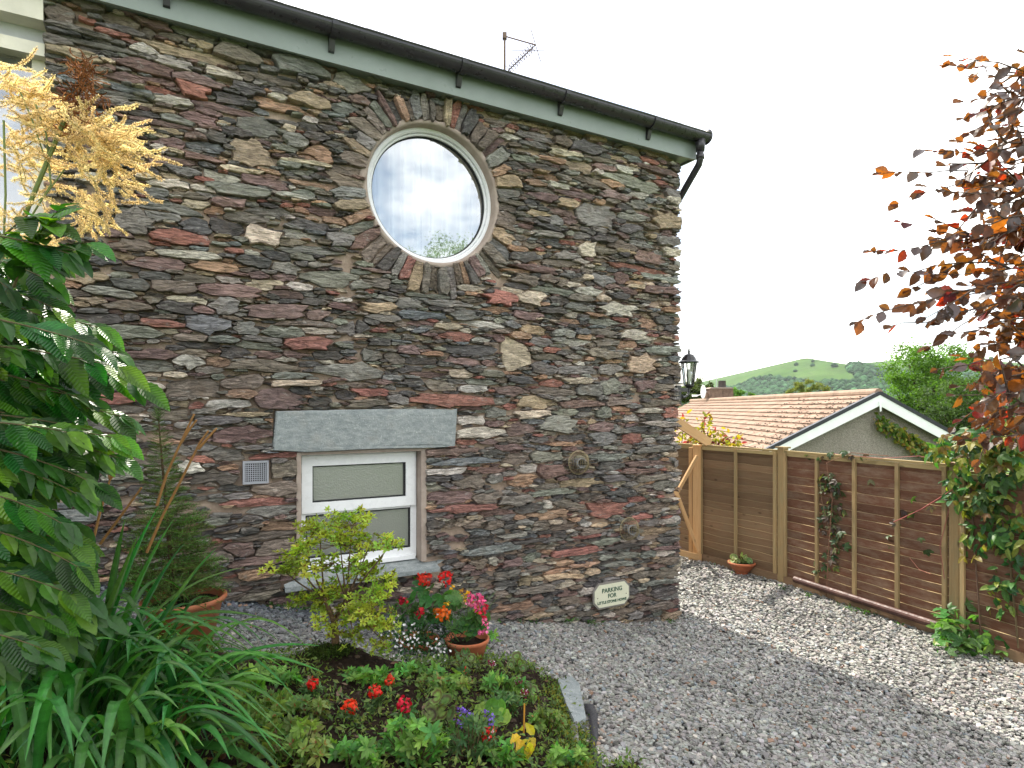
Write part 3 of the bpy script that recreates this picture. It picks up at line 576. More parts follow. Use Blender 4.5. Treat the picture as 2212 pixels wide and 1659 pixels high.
mb = MB(); mb.lathe([(.0, -.012), (.068, -.012), (.076, 0), (.068, .012), (0, .012)], 18); e = mb.build('end_cap', M_GUTTER, gut, True); e.rotation_euler = (0, R(90), 0); e.location = (gx1 + .004, gy, gz - .004)
mb = MB(); xo = .055
mb.tube([(xo, gy, gz - .05), (xo, gy, gz - .16)], [.052, .042], 14); mb.tube([(xo, gy, gz - .15), (xo, gy, gz - .23), (xo + .005, gy + .02, gz - .28), (xo + .05, .16, gz - .62), (xo + .06, .20, gz - .70), (xo + .06, .20, .0)], .034, 14)
mb.tube([(xo, gy, gz - .195), (xo, gy, gz - .235)], .041, 14)
dpipe = mb.build('downpipe', M_GUTTER, cottage, smooth=True)
pit = .53; roof = MB()
roof.prism([(-6.8, -.25, 4.775), (-6.8, 4.2, 4.775 + 4.45 * pit), (-6.8, 8.6, 4.775), (-6.8, 8.6, 4.70), (-6.8, 4.2, 4.70 + 4.45 * pit), (-6.8, -.25, 4.74)], (6.9, 0, 0))
rf = roof.build('roof', paint('roof_slate', (.075, .075, .085), .6, .4, .2, 6, .1), cottage)
for k in range(7):                                        # verge slates and the first slates above the gutter show over its rim
    y = -.27 + .24 * k
    sl = MB(); v0 = 4.79 + (y + .25) * pit
    sl.prism([(-.2, y, v0), (.115, y, v0 + random.uniform(-.004, .006)), (.112, y + .27, v0 + .27 * pit - .005), (-.2, y + .27, v0 + .27 * pit - .005)], (0, 0, .012)); sl.build('slate', rf.data.materials[0], rf)
for k in range(23):
    x = -.23 - .28 * k; sl = MB(); v0 = 4.79
    sl.prism([(x - .27, -.29 + random.uniform(-.004, .004), v0 - .018), (x, -.29, v0 - .018), (x, .0, v0 + .13), (x - .27, .0, v0 + .13)], (0, 0, .012)); sl.build('slate', rf.data.materials[0], rf)

for o, dx in ((fas, .105), (sof, .105), (gbl, .105), (gut, .06), (dpipe, .06), (rf, .09)): o.location = (dx, .10, .056)   # the eaves overhang the wall by a hand's breadth
MB().box(.032, .113, -.076, 2.6, 4.592, 4.604).build('gable_soffit', M_SAGE, cottage)

# ---- white window bay at the left end
mb = MB(); mb.box(-6.6, -5.104, -.03, .10, 4.405, 4.56); mb.build('beam', M_CREAM, cottage)
mb = MB(); mb.box(-6.6, -5.104, .102, .4, 4.30, 4.56); mb.box(-6.6, -5.104, .06, .3, -.1, 2.398); mb.build('bay_wall', paint('pale_render', (.52, .53, .55), .8, .2, .08, 5, .1), cottage)
bw = MB(); ringframe(bw, -6.6, -5.106, 2.4, 4.295, .07, .10, .17); bw.box(-6.6, -5.104, .03, .099, 4.22, 4.297); bwo = bw.build('bay_window', M_CREAM, cottage)
MB().box(-6.53, -5.177, .13, .137, 2.47, 4.225).build('pane', glass_mat('bay_glass', .10, .02), bwo)
MB().box(-6.5, -5.2, .20, .21, 2.4, 3.98).build('blind', paint('grey_blind', (.50, .51, .54), .8, .1, .03, 3, .05), bwo)
MB().box(-6.6, -5.1, .9, .95, 2.2, 4.6).build('room_wall', M_ROOM, bwo)

# ---- things fixed to the wall
s, z = W(552, 1020)
v_o = thing('air_vent_grille', 'square grey plastic grille set in the rubble left of the lower window', 'air vent', wl(s, -.012, z), TH)
mb = MB(); ringframe(mb, -.082, .082, -.078, .078, .012, -.012, .03); mb.build('frame', paint('grey_vent_plastic', (.30, .31, .34), .5), v_o)
for k in range(10):
    q = -.063 + .014 * k
    b = MB(); b.box(q - .0025, q + .0025, -.009, -.004, -.066, .066); b.build('bar', v_o.children[0].data.materials[0], v_o)
    b = MB(); b.box(-.07, .07, -.006, -.001, q - .0022, q + .0022); b.build('bar', v_o.children[0].data.materials[0], v_o)
MB().box(-.07, .07, .02, .03, -.066, .066).build('duct', M_RUBBER, v_o)
for i, (x, y, lab) in enumerate(((1242, 998, 'upper boiler flue pipe inside a round wire guard, level with the window lintel'), (1350, 1140, 'lower boiler flue pipe inside a round wire guard, above the parking sign'))):
    s, z = W(x, y)
    fl = thing('flue_outlet', lab, 'flue', wl(s, -.02, z), TH, 'caged flues on the wall')
    mb = MB(); mb.lathe([(.036, 0), (.036, .075), (.046, .078), (.046, .112), (.040, .114), (.034, .10), (.032, .02), (0, .02)], 20); t = mb.build('pipe', paint('grey_flue_pipe_%s' % 'ab'[i], (.24, .245, .26), .5), fl, True)
    t.rotation_euler = (R(90), 0, R(-8))
    mb = MB(); mb.lathe([(.018, .02), (.018, .13), (.012, .13), (.01, .02)], 12); t = mb.build('inner_pipe', M_RUBBER, fl, True); t.rotation_euler = (R(90), 0, 0); t.location = (.012, 0, .0)
    rr = .105
    mb = MB(); mb.tube([(rr * math.cos(2 * math.pi * k / 32), -.035, rr * math.sin(2 * math.pi * k / 32)) for k in range(33)], .0035, 5)
    for k in range(4):
        a = R(40 + 95 * k); mb.tube([(rr * math.cos(a), -.035, rr * math.sin(a)), (rr * 1.02 * math.cos(a), .03, rr * 1.02 * math.sin(a))], .003, 4)
    mb.build('guard_ring', M_BRASSWIRE, fl)
    mb = MB()
    for k in range(-7, 8):
        q = k * .0135; h = math.sqrt(max(rr * rr - q * q, 0))
        arc = lambda t, q=q, h=h: -.035 - .105 * (1 - (q / rr) ** 2) * math.sqrt(max(1 - t * t, 0)) ** .7
        mb.tube([(q, arc(t), h * t) for t in np.linspace(-1, 1, 9)], .0011, 3, cap=False); mb.tube([(h * t, arc(t), q) for t in np.linspace(-1, 1, 9)], .0011, 3, cap=False)
    mb.build('wire_guard', M_BRASSWIRE, fl)

# sign
s, z = W(1314, 1281)
sg = thing('parking_sign', 'cream eight-sided parking sign with green lettering at the foot of the wall', 'sign', wl(s, -.05, z), TH)
def octo(w, h, c, y): return [(x, y, zz) for (x, zz) in ((-w + c, -h), (w - c, -h), (w, -h + c), (w, h - c), (w - c, h), (-w + c, h), (-w, h - c), (-w, -h + c))]
mb = MB(); mb.prism(octo(.212, .118, .06, .0), (0, .012, 0)); mb.build('backboard', paint('grey_weathered_board', (.20, .185, .165), .7), sg)
mb = MB(); mb.prism(octo(.197, .102, .052, -.006), (0, .0055, 0)); mb.build('plate', paint('cream_enamel', (.62, .62, .47), .35, .5, .03, 12, .01), sg)
M_SIGNTXT = paint('dark_green_lettering', (.015, .075, .045), .5)
for (txt, zz, sz) in (('PARKING', .045, .056), ('FOR', -.008, .052), ('LITTLE STONE HOWE', -.060, .0345)):
    cu = bpy.data.curves.new('lettering', 'FONT'); cu.body = txt; cu.size = sz; cu.align_x = 'CENTER'; cu.align_y = 'CENTER'; cu.extrude = .0008; cu.offset = .0012
    tmp = bpy.data.objects.new('lettering', cu); COL.objects.link(tmp)
    me = bpy.data.meshes.new_from_object(tmp.evaluated_get(bpy.context.evaluated_depsgraph_get())); bpy.data.objects.remove(tmp); bpy.data.curves.remove(cu)
    me.materials.clear(); me.materials.append(M_SIGNTXT); o = bpy.data.objects.new('lettering', me); COL.objects.link(o); o.parent = sg; o.rotation_euler = (R(90), 0, 0); o.location = (0, -.0072, zz)
for sx in (-1, 1):
    mb = MB(); mb.lathe([(0, 0), (.0045, 0), (.0045, .002), (0, .003)], 10); o = mb.build('screw', M_RUBBER, sg); o.rotation_euler = (R(90), 0, 0); o.location = (.165 * sx, -.006, -.012 + .0 * sx)

# lantern on the corner
lp = thing('wall_lantern', 'black six-sided coach lantern on a bracket at the cottage corner', 'lantern', wl(.04, .10, 0), TH)
def hexl(mb, prof, o=(0, 0, 0)): mb.lathe(prof, 6, o)
LX, LZ = .20, 0
zt = lambda y: W(1488, y)[1]
zz0 = EYE + (HY - 832) / F * 6.46; zz1 = EYE + (HY - 783) / F * 6.46; ztop = EYE + (HY - 768) / F * 6.46
mb = MB()
for k in range(6):
    a0 = R(60 * k + 30)
    mb.tube([(LX + .048 * math.cos(a0), .0 + .048 * math.sin(a0), zz0), (LX + .078 * math.cos(a0), .078 * math.sin(a0), zz1)], .006, 5)
hexl(mb, [(0, zz0 - .035), (.03, zz0 - .03), (.045, zz0 - .012), (.055, zz0 - .008), (.055, zz0 + .006), (.0, zz0 + .006)], (LX, 0, 0))
mb.build('cage', M_BLACK, lp)
mb = MB(); mb.lathe([(.105, zz1 - .004), (.104, zz1 + .006), (.080, zz1 + .02), (.066, zz1 + .05), (.045, zz1 + .078), (.016, zz1 + .088), (.010, zz1 + .10), (.016, zz1 + .11), (.008, zz1 + .122), (.012, zz1 + .132), (0, zz1 + .142)], 12, (LX, 0, 0)); mb.build('cap', M_BLACK, lp)
for k in range(6):
    a0, a1 = R(60 * k + 32), R(60 * k + 88)
    MB().add([(LX + .046 * math.cos(a0), .046 * math.sin(a0), zz0 + .008), (LX + .046 * math.cos(a1), .046 * math.sin(a1), zz0 + .008), (LX + .075 * math.cos(a1), .075 * math.sin(a1), zz1 - .003), (LX + .075 * math.cos(a0), .075 * math.sin(a0), zz1 - .003)], [(0, 1, 2, 3)]).build('pane', M_LAMPGLASS, lp)
mb = MB(); mb.lathe([(0, zz0 + .008), (.016, zz0 + .01), (.018, zz0 + .06), (.028, zz0 + .10), (.02, zz0 + .15), (0, zz0 + .17)], 12, (LX, 0, 0)); mb.build('bulb', M_WHITE, lp, True)
mb = MB()
mb.box(.0, .06, -.035, .045, zz0 - .20, zz0 - .005); mb.prism([(-.035, -.06, zz0 + .008), (.075, -.05, zz0 + .002), (.075, .06, zz0 + .002), (-.035, .06, zz0 + .008)], (0, 0, .012))
mb.tube(bez((.05, 0, zz0 - .13), (LX + .01, 0, zz0 - .15), (LX, 0, zz0 - .03), 8), .013, 8); mb.box(.06, .16, -.03, .03, zz0 - .07, zz0 - .03)
mb.build('bracket', M_BLACK, lp)
mb = MB(); mb.lathe([(0, 0), (.022, .004), (.026, .03), (0, .045)], 12, (.095, 0, zz0 - .135)); mb.build('motion_sensor', M_RUBBER, lp, True)

# aerial on the roof
def yagi(name, label, base, top, boomdir, blen, nel, ellen, droop=0, mat_=None, group=None):
    t = thing(name, label, 'aerial', base)
    mb = MB(); h = top - base[2]; mb.tube([(0, 0, 0), (0, 0, h)], .016, 8); mb.build('mast', M_STEEL, t)
    return t, h
Yb = 8.5
bx = P(1090, 150, Yb); tp = P(1090, 76, Yb)
ae, h = yagi('television_aerial', 'rusty television aerial with a downward pointing log of rods, on the cottage roof', (bx.x, bx.y, 6.35), tp.z, None, 0, 0, 0)
M_RUST = paint('rusty_metal', (.16, .11, .08), .6, .4, .3, 40, .1, metal=.3)
ae.children[0].data.materials[0] = M_RUST
def rel(x, y, Y): return P(x, y, Y) - Vector((bx.x, bx.y, 6.35))
a0, a1, a2 = rel(1090, 78, Yb), rel(1157, 97, Yb - .25), rel(1098, 152, Yb + .25)
mb = MB(); mb.tube([a0, a1], .010, 6); mb.build('arm', M_RUST, ae)
mb = MB(); mb.box(-.03, .03, -.03, .03, -.04, .04); o = mb.build('clamp', M_RUST, ae); o.location = a0
mb = MB(); mb.tube([a1, a2], .008, 6); mb.build('boom', M_RUST, ae)
bd = (a2 - a1).normalized(); ed = bd.cross(Vector((.3, 1, .2))).normalized(); ed2 = bd.cross(ed)
for k in range(11):
    p = a1.lerp(a2, .12 + .085 * k); q = (ed + ed2 * .6).normalized() * .085
    mb = MB(); mb.tube([p - q, p + q], .005, 5); mb.tube([p - (ed - ed2 * .7).normalized() * .06, p + (ed - ed2 * .7).normalized() * .06], .005, 5); mb.build('rod', M_RUST, ae)
mb = MB(); w = Vector((.0, .0, 1)).cross(bd).normalized()
mb.tube([a1 - ed * .20 , a1 + ed * .22], .006, 5); mb.tube([a1 + ed * .05 - Vector((.33, 0, .02)), a1 + Vector((.12, 0, -.07))], .005, 5); mb.build('reflector', M_RUST, ae)
# ================================================================== GROUND
def gravel_mat():
    n = NT('slate_gravel_bed'); p = n.pos()
    v = n.t.nodes.new('ShaderNodeTexVoronoi'); v.inputs['Scale'].default_value = 38; n.link(p, v.inputs['Vector'])
    c = n.mix(1.0, (.09, .09, .086), n.ramp(v.outputs['Color'], (.1, .45), (.9, 1.4)), 'MULTIPLY')
    return n.set(c, .85, .3, n.bump(v.outputs['Distance'], .8, .01))
FP = [Vector((1.66, 10.4, 0)), Vector((2.61, 8.75, 0)), Vector((3.28, 7.59, 0)), Vector((4.03, 5.68, 0)), Vector((4.77, 3.79, 0)), Vector((5.5, 1.9, 0))]
def fence_x(Y):
    ys = [p.y for p in FP][::-1]; xs = [p.x for p in FP][::-1]
    return np.interp(Y, ys, xs)
mb = MB(); ny, nx = 74, 66; v = []
for j in range(ny + 1):
    Y = -2.5 + 14 * j / ny; x1 = float(fence_x(Y)) + .02
    for i in range(nx + 1):
        X = -7 + (x1 + 7) * i / nx; v.append((X, Y, float(tz(X, Y)) - .012 + random.uniform(-.006, .006)))
mb.add(v, [(j * (nx + 1) + i, j * (nx + 1) + i + 1, (j + 1) * (nx + 1) + i + 1, (j + 1) * (nx + 1) + i) for j in range(ny) for i in range(nx)])
tag(mb.build('gravel_drive', gravel_mat()), kind='structure')

# bed outline on the ground
BED = [G(x, y) for (x, y) in ((330, 1392), (440, 1405), (560, 1432), (680, 1416), (800, 1436), (950, 1440), (1085, 1428), (1165, 1452), (1228, 1488), (1262, 1580), (1300, 1659))]
BED += [Vector((.62, 3.0, 0)), Vector((.6, 2.0, 0)), Vector((-.2, 1.0, 0)), Vector((-3.2, 1.0, 0)), Vector((-3.4, 3.2, 0)), Vector((-2.4, 3.35, 0))]
BX = np.array([p.x for p in BED]); BY = np.array([p.y for p in BED])
def in_bed(X, Y):
    X, Y = np.asarray(X, float), np.asarray(Y, float); r = np.zeros(X.shape, bool); j = len(BX) - 1
    for i in range(len(BX)):
        c = ((BY[i] > Y) != (BY[j] > Y)) & (X < (BX[j] - BX[i]) * (Y - BY[i]) / (BY[j] - BY[i] + 1e-12) + BX[i]); r ^= c; j = i
    return r
def bed_dist(X, Y):
    X, Y = np.asarray(X, float), np.asarray(Y, float); d = np.full(X.shape, 9.0); n = len(BX)
    for i in range(n):
        ax, ay, bx_, by_ = BX[i], BY[i], BX[(i + 1) % n], BY[(i + 1) % n]
        t = np.clip(((X - ax) * (bx_ - ax) + (Y - ay) * (by_ - ay)) / ((bx_ - ax) ** 2 + (by_ - ay) ** 2 + 1e-9), 0, 1)
        d = np.minimum(d, np.hypot(X - ax - t * (bx_ - ax), Y - ay - t * (by_ - ay)))
    return d
MOUND = G(740, 1425, .08)
def bz(X, Y):
    d = bed_dist(X, Y); s = np.clip(d / .35, 0, 1); s = s * s * (3 - 2 * s)
    m = np.exp(-(((np.asarray(X) - MOUND.x) / .22) ** 2 + ((np.asarray(Y) - MOUND.y + .05) / .17) ** 2))
    return tz(X, Y) + .015 + .10 * s + .07 * m
def B(x, y, off=0.0):                                     # point of the planted bed at a measured place
    u = (x - CX) / F; w = (HY - y) / F; lo, hi = .5, 8.0
    for _ in range(40):
        m = (lo + hi) / 2
        if EYE + w * m - off > float(bz(u * m, m)): lo = m
        else: hi = m
    return Vector((u * lo, lo, EYE + w * lo - off))
gx = np.arange(-3.4, .9, .035); gy_ = np.arange(1.0, 5.4, .035); XX, YY = np.meshgrid(gx, gy_)
ZZ = bz(XX, YY) + rng.uniform(-.012, .012, XX.shape); ok = in_bed(XX, YY) | (bed_dist(XX, YY) < .05)
ZZ = np.where(in_bed(XX, YY), ZZ, tz(XX, YY) - .03)
mb = MB(); nx = len(gx)
fs = [(j * nx + i, j * nx + i + 1, (j + 1) * nx + i + 1, (j + 1) * nx + i) for j in range(len(gy_) - 1) for i in range(nx - 1) if ok[j, i] or ok[j + 1, i + 1]]
mb.add(np.c_[XX.ravel(), YY.ravel(), ZZ.ravel()], fs)
tag(mb.build('flower_bed_soil', M_SOIL), kind='structure')

# loose slate chippings, each a little bevelled flake
def chips():
    k = 175000
    u = rng.random(k); Y = 2.2 * (9.8 / 2.2) ** u ; X = rng.uniform(-3.3, 5.4, k)
    vis = (X > -.85 * Y - .3) & (X < .86 * Y + .9) & (X < fence_x(Y) - .03)
    loc_s = (X - C0[0]) * D[0] + (Y - C0[1]) * D[1]; loc_y = (X - C0[0]) * IN[0] + (Y - C0[1]) * IN[1]
    vis &= ~((loc_y > .02) & (loc_s < .0)) & ~(in_bed(X, Y) & (bed_dist(X, Y) > .03))
    keep = rng.random(k) < np.clip(1.25 - .05 * Y, .4, 1)
    vis &= keep
    X, Y, loc_s, loc_y = X[vis], Y[vis], loc_s[vis], loc_y[vis]; m = len(X)
    sz = rng.lognormal(math.log(.0158), .25, m) * (1 + .05 * np.clip(Y - 4, 0, 5))
    ang = rng.uniform(0, 6.283, m); asp = rng.uniform(.5, .95, m); th = rng.uniform(.0025, .006, m)
    n = 5
    base = np.array([2 * math.pi * i / n for i in range(n)])[None] + rng.uniform(-.3, .3, (m, n)); rad = rng.uniform(.72, 1.15, (m, n))
    px = np.cos(base) * rad * sz[:, None]; py = np.sin(base) * rad * (sz * asp)[:, None]
    ca, sa = np.cos(ang)[:, None], np.sin(ang)[:, None]; px, py = px * ca - py * sa, px * sa + py * ca
    tx, ty = rng.normal(0, .20, m)[:, None], rng.normal(0, .20, m)[:, None]
    zc = tz(X, Y) + rng.uniform(-.004, .016, m)
    top = np.stack([X[:, None] + px * .9, Y[:, None] + py * .9, zc[:, None] + px * tx + py * ty + th[:, None]], 2)
    bot = np.stack([X[:, None] + px, Y[:, None] + py, zc[:, None] + px * tx + py * ty - th[:, None]], 2)
    v = np.concatenate([bot, top], 1).reshape(-1, 3)
    o = (np.arange(m) * 2 * n)[:, None]
    quads = np.concatenate([np.concatenate([o + i, o + (i + 1) % n, o + n + (i + 1) % n, o + n + i], 1) for i in range(n)])
    tops = np.concatenate([o + n, o + n + 1, o + n + 2, o + n + 3, o + n + 4], 1)
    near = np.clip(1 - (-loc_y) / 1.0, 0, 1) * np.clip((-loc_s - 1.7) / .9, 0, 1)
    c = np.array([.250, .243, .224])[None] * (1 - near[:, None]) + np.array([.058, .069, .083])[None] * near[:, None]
    c = c * (1 + .13 * np.sin(X * 2.1 + 1.3 * np.sin(Y * 1.7)) * np.cos(Y * 2.6 + X) + .07 * np.sin(X * 6.3) * np.sin(Y * 5.1))[:, None]
    c = c * rng.lognormal(0, .23, m)[:, None] * rng.uniform(.94, 1.06, (m, 3))
    odd = rng.random(m); c[odd < .006] = (.42, .38, .33); c[(odd > .012) & (odd < .024)] = (.24, .15, .10); c[(odd > .03) & (odd < .06)] = (.19, .215, .23)
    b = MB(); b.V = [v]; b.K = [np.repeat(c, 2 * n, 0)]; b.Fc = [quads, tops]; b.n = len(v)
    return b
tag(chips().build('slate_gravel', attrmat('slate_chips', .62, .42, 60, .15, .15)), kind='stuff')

# far ground
def field_mat():
    n = NT('meadow'); p = n.pos(); k = n.noise(p, .05, 8, .65)
    return n.set(n.mix(n.ramp(k, (.35, 0), (.65, 1)), (.06, .10, .03), (.11, .17, .05)), .95, .1, n.bump(n.noise(p, 3, 4), .5, .2))
mb = MB(); v = []; xs = np.linspace(-3500, 3500, 41); ys = np.linspace(-2500, 4500, 41)
mb.add([(x, y, -1.9) for y in ys for x in xs], [(j * 41 + i, j * 41 + i + 1, (j + 1) * 41 + i + 1, (j + 1) * 41 + i) for j in range(40) for i in range(40)])
tag(mb.build('ground', field_mat()), kind='structure')

# the fell behind: skyline read from the photograph at its own distance
SKY_X = [1380, 1480, 1590, 1640, 1690, 1725, 1742, 1765, 1795, 1835, 1900, 1960, 2040, 2120, 2230, 2400]
SKY_Y = [862, 850, 832, 806, 788, 777, 772, 779, 788, 786, 781, 776, 772, 778, 790, 800]
HYD = 1300.0
def hill_h(X, Y):
    vx = X / HYD * F + CX
    top = (HY - np.interp(vx, SKY_X, SKY_Y)) / F * HYD + EYE
    q = np.clip((Y - 700) / (HYD - 700), 0, 1.0); back = np.clip(1 - (Y - HYD) / 900, 0, 1)
    prof = np.where(q < 1, q ** .85, 1) * np.where(Y > HYD, .75 + .25 * back, 1)
    n = np.sin(X * .021 + Y * .008) * np.cos(Y * .013 - X * .006) * 3.5 + np.sin(X * .06 + 1) * np.sin(Y * .047) * 1.6
    return -2 + (top + 2) * prof + n * np.clip(q * (1 - q) * 3.2, 0, 1)
hx = np.linspace(180, 1500, 150); hy = np.linspace(690, 2200, 70); HXX, HYY = np.meshgrid(hx, hy)
def hill_mat():
    n = NT('fellside'); p = n.pos(); k = n.noise(p, .012, 9, .65); g = n.noise(n.map(p, (1, .4, 2)), .05, 8, .7)
    c = n.mix(n.ramp(k, (.35, 0), (.62, 1)), (.034, .082, .016), (.060, .112, .026))
    c = n.mix(n.ramp(g, (.48, 0), (.66, .85)), c, (.04, .065, .02)); c = n.mix(n.ramp(n.noise(p, .03, 6, .7), (.60, 0), (.72, .55)), c, (.13, .12, .07))
    return n.set(c, .95, .05, n.bump(g, .6, 3))
mb = MB(); mb.add(np.c_[HXX.ravel(), HYY.ravel(), hill_h(HXX, HYY).ravel()], [(j * 150 + i, j * 150 + i + 1, (j + 1) * 150 + i + 1, (j + 1) * 150 + i) for j in range(69) for i in range(149)])
tag(mb.build('hill', hill_mat(), smooth=True), kind='structure')
ico = []; 
def blob_template(n=9, seed=3):
    r = random.Random(seed); v = [(0, 0, 1.0)]; f = []
    for j, (z, q) in enumerate(((.55, .78), (.0, 1.0), (-.5, .7))):
        for k in range(n): a = 2 * math.pi * (k + .5 * j) / n; v.append((q * r.uniform(.75, 1.15) * math.cos(a), q * r.uniform(.75, 1.15) * math.sin(a), z + r.uniform(-.15, .15)))
    f += [(0, 1 + k, 1 + (k + 1) % n) for k in range(n)]
    for j in range(2): f += [(1 + j * n + k, 1 + (j + 1) * n + k, 1 + (j + 1) * n + (k + 1) % n, 1 + j * n + (k + 1) % n) for k in range(n)]
    return v, f
mb = MB(); k = 13000; X = rng.uniform(220, 1250, k); Y = rng.uniform(705, 1270, k)
q = (Y - 700) / 600; vx = X / Y * F + CX
wood = np.interp(vx, [1500, 1630, 1700, 1760, 1830, 1950], [1.0, .97, .80, .62, .60, .55]) + .09 * np.sin(X * .02 + 1) + .06 * np.sin(X * .055)
keep = (q < wood) | (rng.random(k) < .006); X, Y = X[keep], Y[keep]; Z = hill_h(X, Y); m = len(X)
M = np.zeros((m, 4, 4)); s = rng.uniform(3.5, 7.5, m) ; a = rng.uniform(0, 6.28, m)
M[:, 0, 0] = np.cos(a) * s; M[:, 0, 1] = -np.sin(a) * s; M[:, 1, 0] = np.sin(a) * s; M[:, 1, 1] = np.cos(a) * s; M[:, 2, 2] = s * rng.uniform(.7, 1.1, m); M[:, 0, 3] = X; M[:, 1, 3] = Y; M[:, 2, 3] = Z + s * .35; M[:, 3, 3] = 1
tv, tf = blob_template(6)
mb.scatter(tv, tf, M, np.array([.026, .060, .026])[None] * rng.lognormal(0, .35, m)[:, None])
tag(mb.build('hillside_woods', attrmat('far_woodland', .95, .05, .4, .4, .8), smooth=True), kind='stuff')

# ================================================================== TIMBER FENCE
def wood_mat(name, ca, cb, axis=0, weather=None, rough=.85, w=.5):
    n = NT(name); r = n.rand(); o = n.obj()
    off = n.n('CombineXYZ', X=n.math('MULTIPLY', r, 37.0), Y=n.math('MULTIPLY', r, 11.0), Z=n.math('MULTIPLY', r, 23.0)).outputs[0]
    o = n.n('VectorMath', {'operation': 'ADD'}); n.link(n.obj(), o.inputs[0]); n.link(off, o.inputs[1]); o = o.outputs[0]
    sc3 = [22, 22, 22]; sc3[axis] = 1.3
    g = n.noise(n.map(o, sc3), 3.0, 8, .7, .8)
    c = n.mix(n.ramp(g, (.28, 0), (.72, 1)), ca, cb)
    if weather:
        sw = [5, 5, 5]; sw[axis] = 1.6
        c = n.mix(n.math('MULTIPLY', n.ramp(n.noise(n.map(o, sw), 2.2, 8, .75), (.45, 0), (.66, 1)), w), c, weather)
    kn = n.t.nodes.new('ShaderNodeTexVoronoi'); kn.inputs['Scale'].default_value = 2.6; ks = [2.2, 2.2, 2.2]; ks[axis] = 1.0; n.link(n.map(o, ks), kn.inputs['Vector'])
    c = n.mix(n.ramp(kn.outputs['Distance'], (.05, .75), (.11, 0)), c, tuple(x * .35 for x in ca))
    c = n.mix(1.0, c, n.n('MapRange', Value=r, **{'To Min': .75, 'To Max': 1.22}).outputs[0], 'MULTIPLY')
    return n.set(c, rough, .2, n.bump(g, .45, .004))
W_GREY = wood_mat('greyed_larch_board', (.185, .110, .060), (.29, .19, .115), 0, (.22, .175, .105))
W_RED = wood_mat('faded_red_stained_board', (.135, .060, .036), (.215, .108, .068), 0, (.30, .22, .155), w=.7)
W_POSTH = wood_mat('treated_rail', (.26, .19, .085), (.40, .31, .15), 0)
W_POST = wood_mat('treated_post', (.25, .17, .08), (.38, .27, .135), 2, (.22, .21, .12))
W_EDGE = wood_mat('sunlit_board_edge', (.36, .27, .13), (.55, .44, .24), 0)  # pale colour paints in the sunlight caught along each board's raw top edge
W_NEW = wood_mat('new_pale_timber', (.46, .27, .12), (.60, .39, .20), 2)
W_NEWX = wood_mat('new_pale_timber_across', (.46, .27, .12), (.60, .39, .20), 0)

def plank_mesh(k, L, mt):
    mb = MB(); n = 10; v = []; rr = random.Random(k); lo = [rr.uniform(-.004, .004) + .005 * math.sin(i * .55 + k) for i in range(n + 1)]
    for i in range(n + 1):
        x = L * i / n
        for (y, z) in ((-.006, 0), (-.006, .112 + lo[i]), (.010, .112 + lo[i]), (.006, 0)): v.append((x, y - .022 * (z / .112), z))
    f = [(4 * i + j, 4 * i + 4 + j, 4 * i + 4 + (j + 1) % 4, 4 * i + (j + 1) % 4) for i in range(n) for j in range(4)] + [(3, 2, 1, 0), tuple(4 * n + j for j in range(4))]
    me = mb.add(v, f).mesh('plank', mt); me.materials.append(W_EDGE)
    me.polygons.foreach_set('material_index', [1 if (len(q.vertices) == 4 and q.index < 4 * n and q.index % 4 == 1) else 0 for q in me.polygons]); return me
def panel(a, b, z0, z1, mt, nb, label, gap=.06, rail=True):
    a, b = Vector(a), Vector(b); d = (b - a).normalized(); L_ = (b - a).length - 2 * gap
    rz = math.atan2(d.y, d.x)
    t = thing('timber_fence', label, 'fence', a + d * gap, rz, 'lap fences along the drive')
    # local x along the panel, -y ... the drive lies on the side of -normal
    side = 1 if (-d.y * -1 + 0) == 0 else (1 if Vector((-d.y, d.x, 0)).dot(Vector((0, 3, 0)) - a) > 0 else -1)
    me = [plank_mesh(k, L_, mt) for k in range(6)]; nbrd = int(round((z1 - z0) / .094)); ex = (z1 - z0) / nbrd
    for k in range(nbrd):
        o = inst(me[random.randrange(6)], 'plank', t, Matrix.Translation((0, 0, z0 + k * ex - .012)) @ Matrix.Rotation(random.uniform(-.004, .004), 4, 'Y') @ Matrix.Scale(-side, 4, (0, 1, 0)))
    for i in range(nb + 2):
        x = L_ * i / (nb + 1); x = min(max(x, .02), L_ - .02)
        h = z1 - z0 + .01
        m = MB(); m.box(-.019, .019, 0, .026, 0, h); o = m.build('batten', W_POST, t); o.location = (x, side * .030 if side > 0 else -.026 - .030, z0 - .005)
    m = MB(); m.box(0, L_, -.03, .03, 0, .022); o = m.build('capping_rail', W_POSTH, t); o.location = (0, side * .012, z1 + .012)
    m = MB(); m.box(0, L_, .0, .028, 0, .04); o = m.build('top_rail', W_POSTH, t); o.location = (0, side * .022 if side > 0 else -.05, z1 - .032)
    m = MB(); m.box(-.02, L_ + .02, 0, .03, 0, .125 if z0 > .1 else .1); o = m.build('gravel_board', W_GREY, t); o.location = (0, side * .004 if side > 0 else -.034, -.03)
    return t
panel(FP[0], FP[1], .105, 1.57, W_GREY, 3, 'grey brown lap fence panel behind the new timber gate frame')
panel(FP[1], FP[2], .105, 1.57, W_GREY, 1, 'grey brown lap fence panel behind the low bowl of geranium')
panel(FP[2], FP[3], .105, 1.57, W_RED, 3, 'faded red lap fence panel with the iron pipe at its foot')
panel(FP[3], FP[4], .105, 1.52, W_RED, 2, 'lap fence panel half hidden behind the thick creeper')
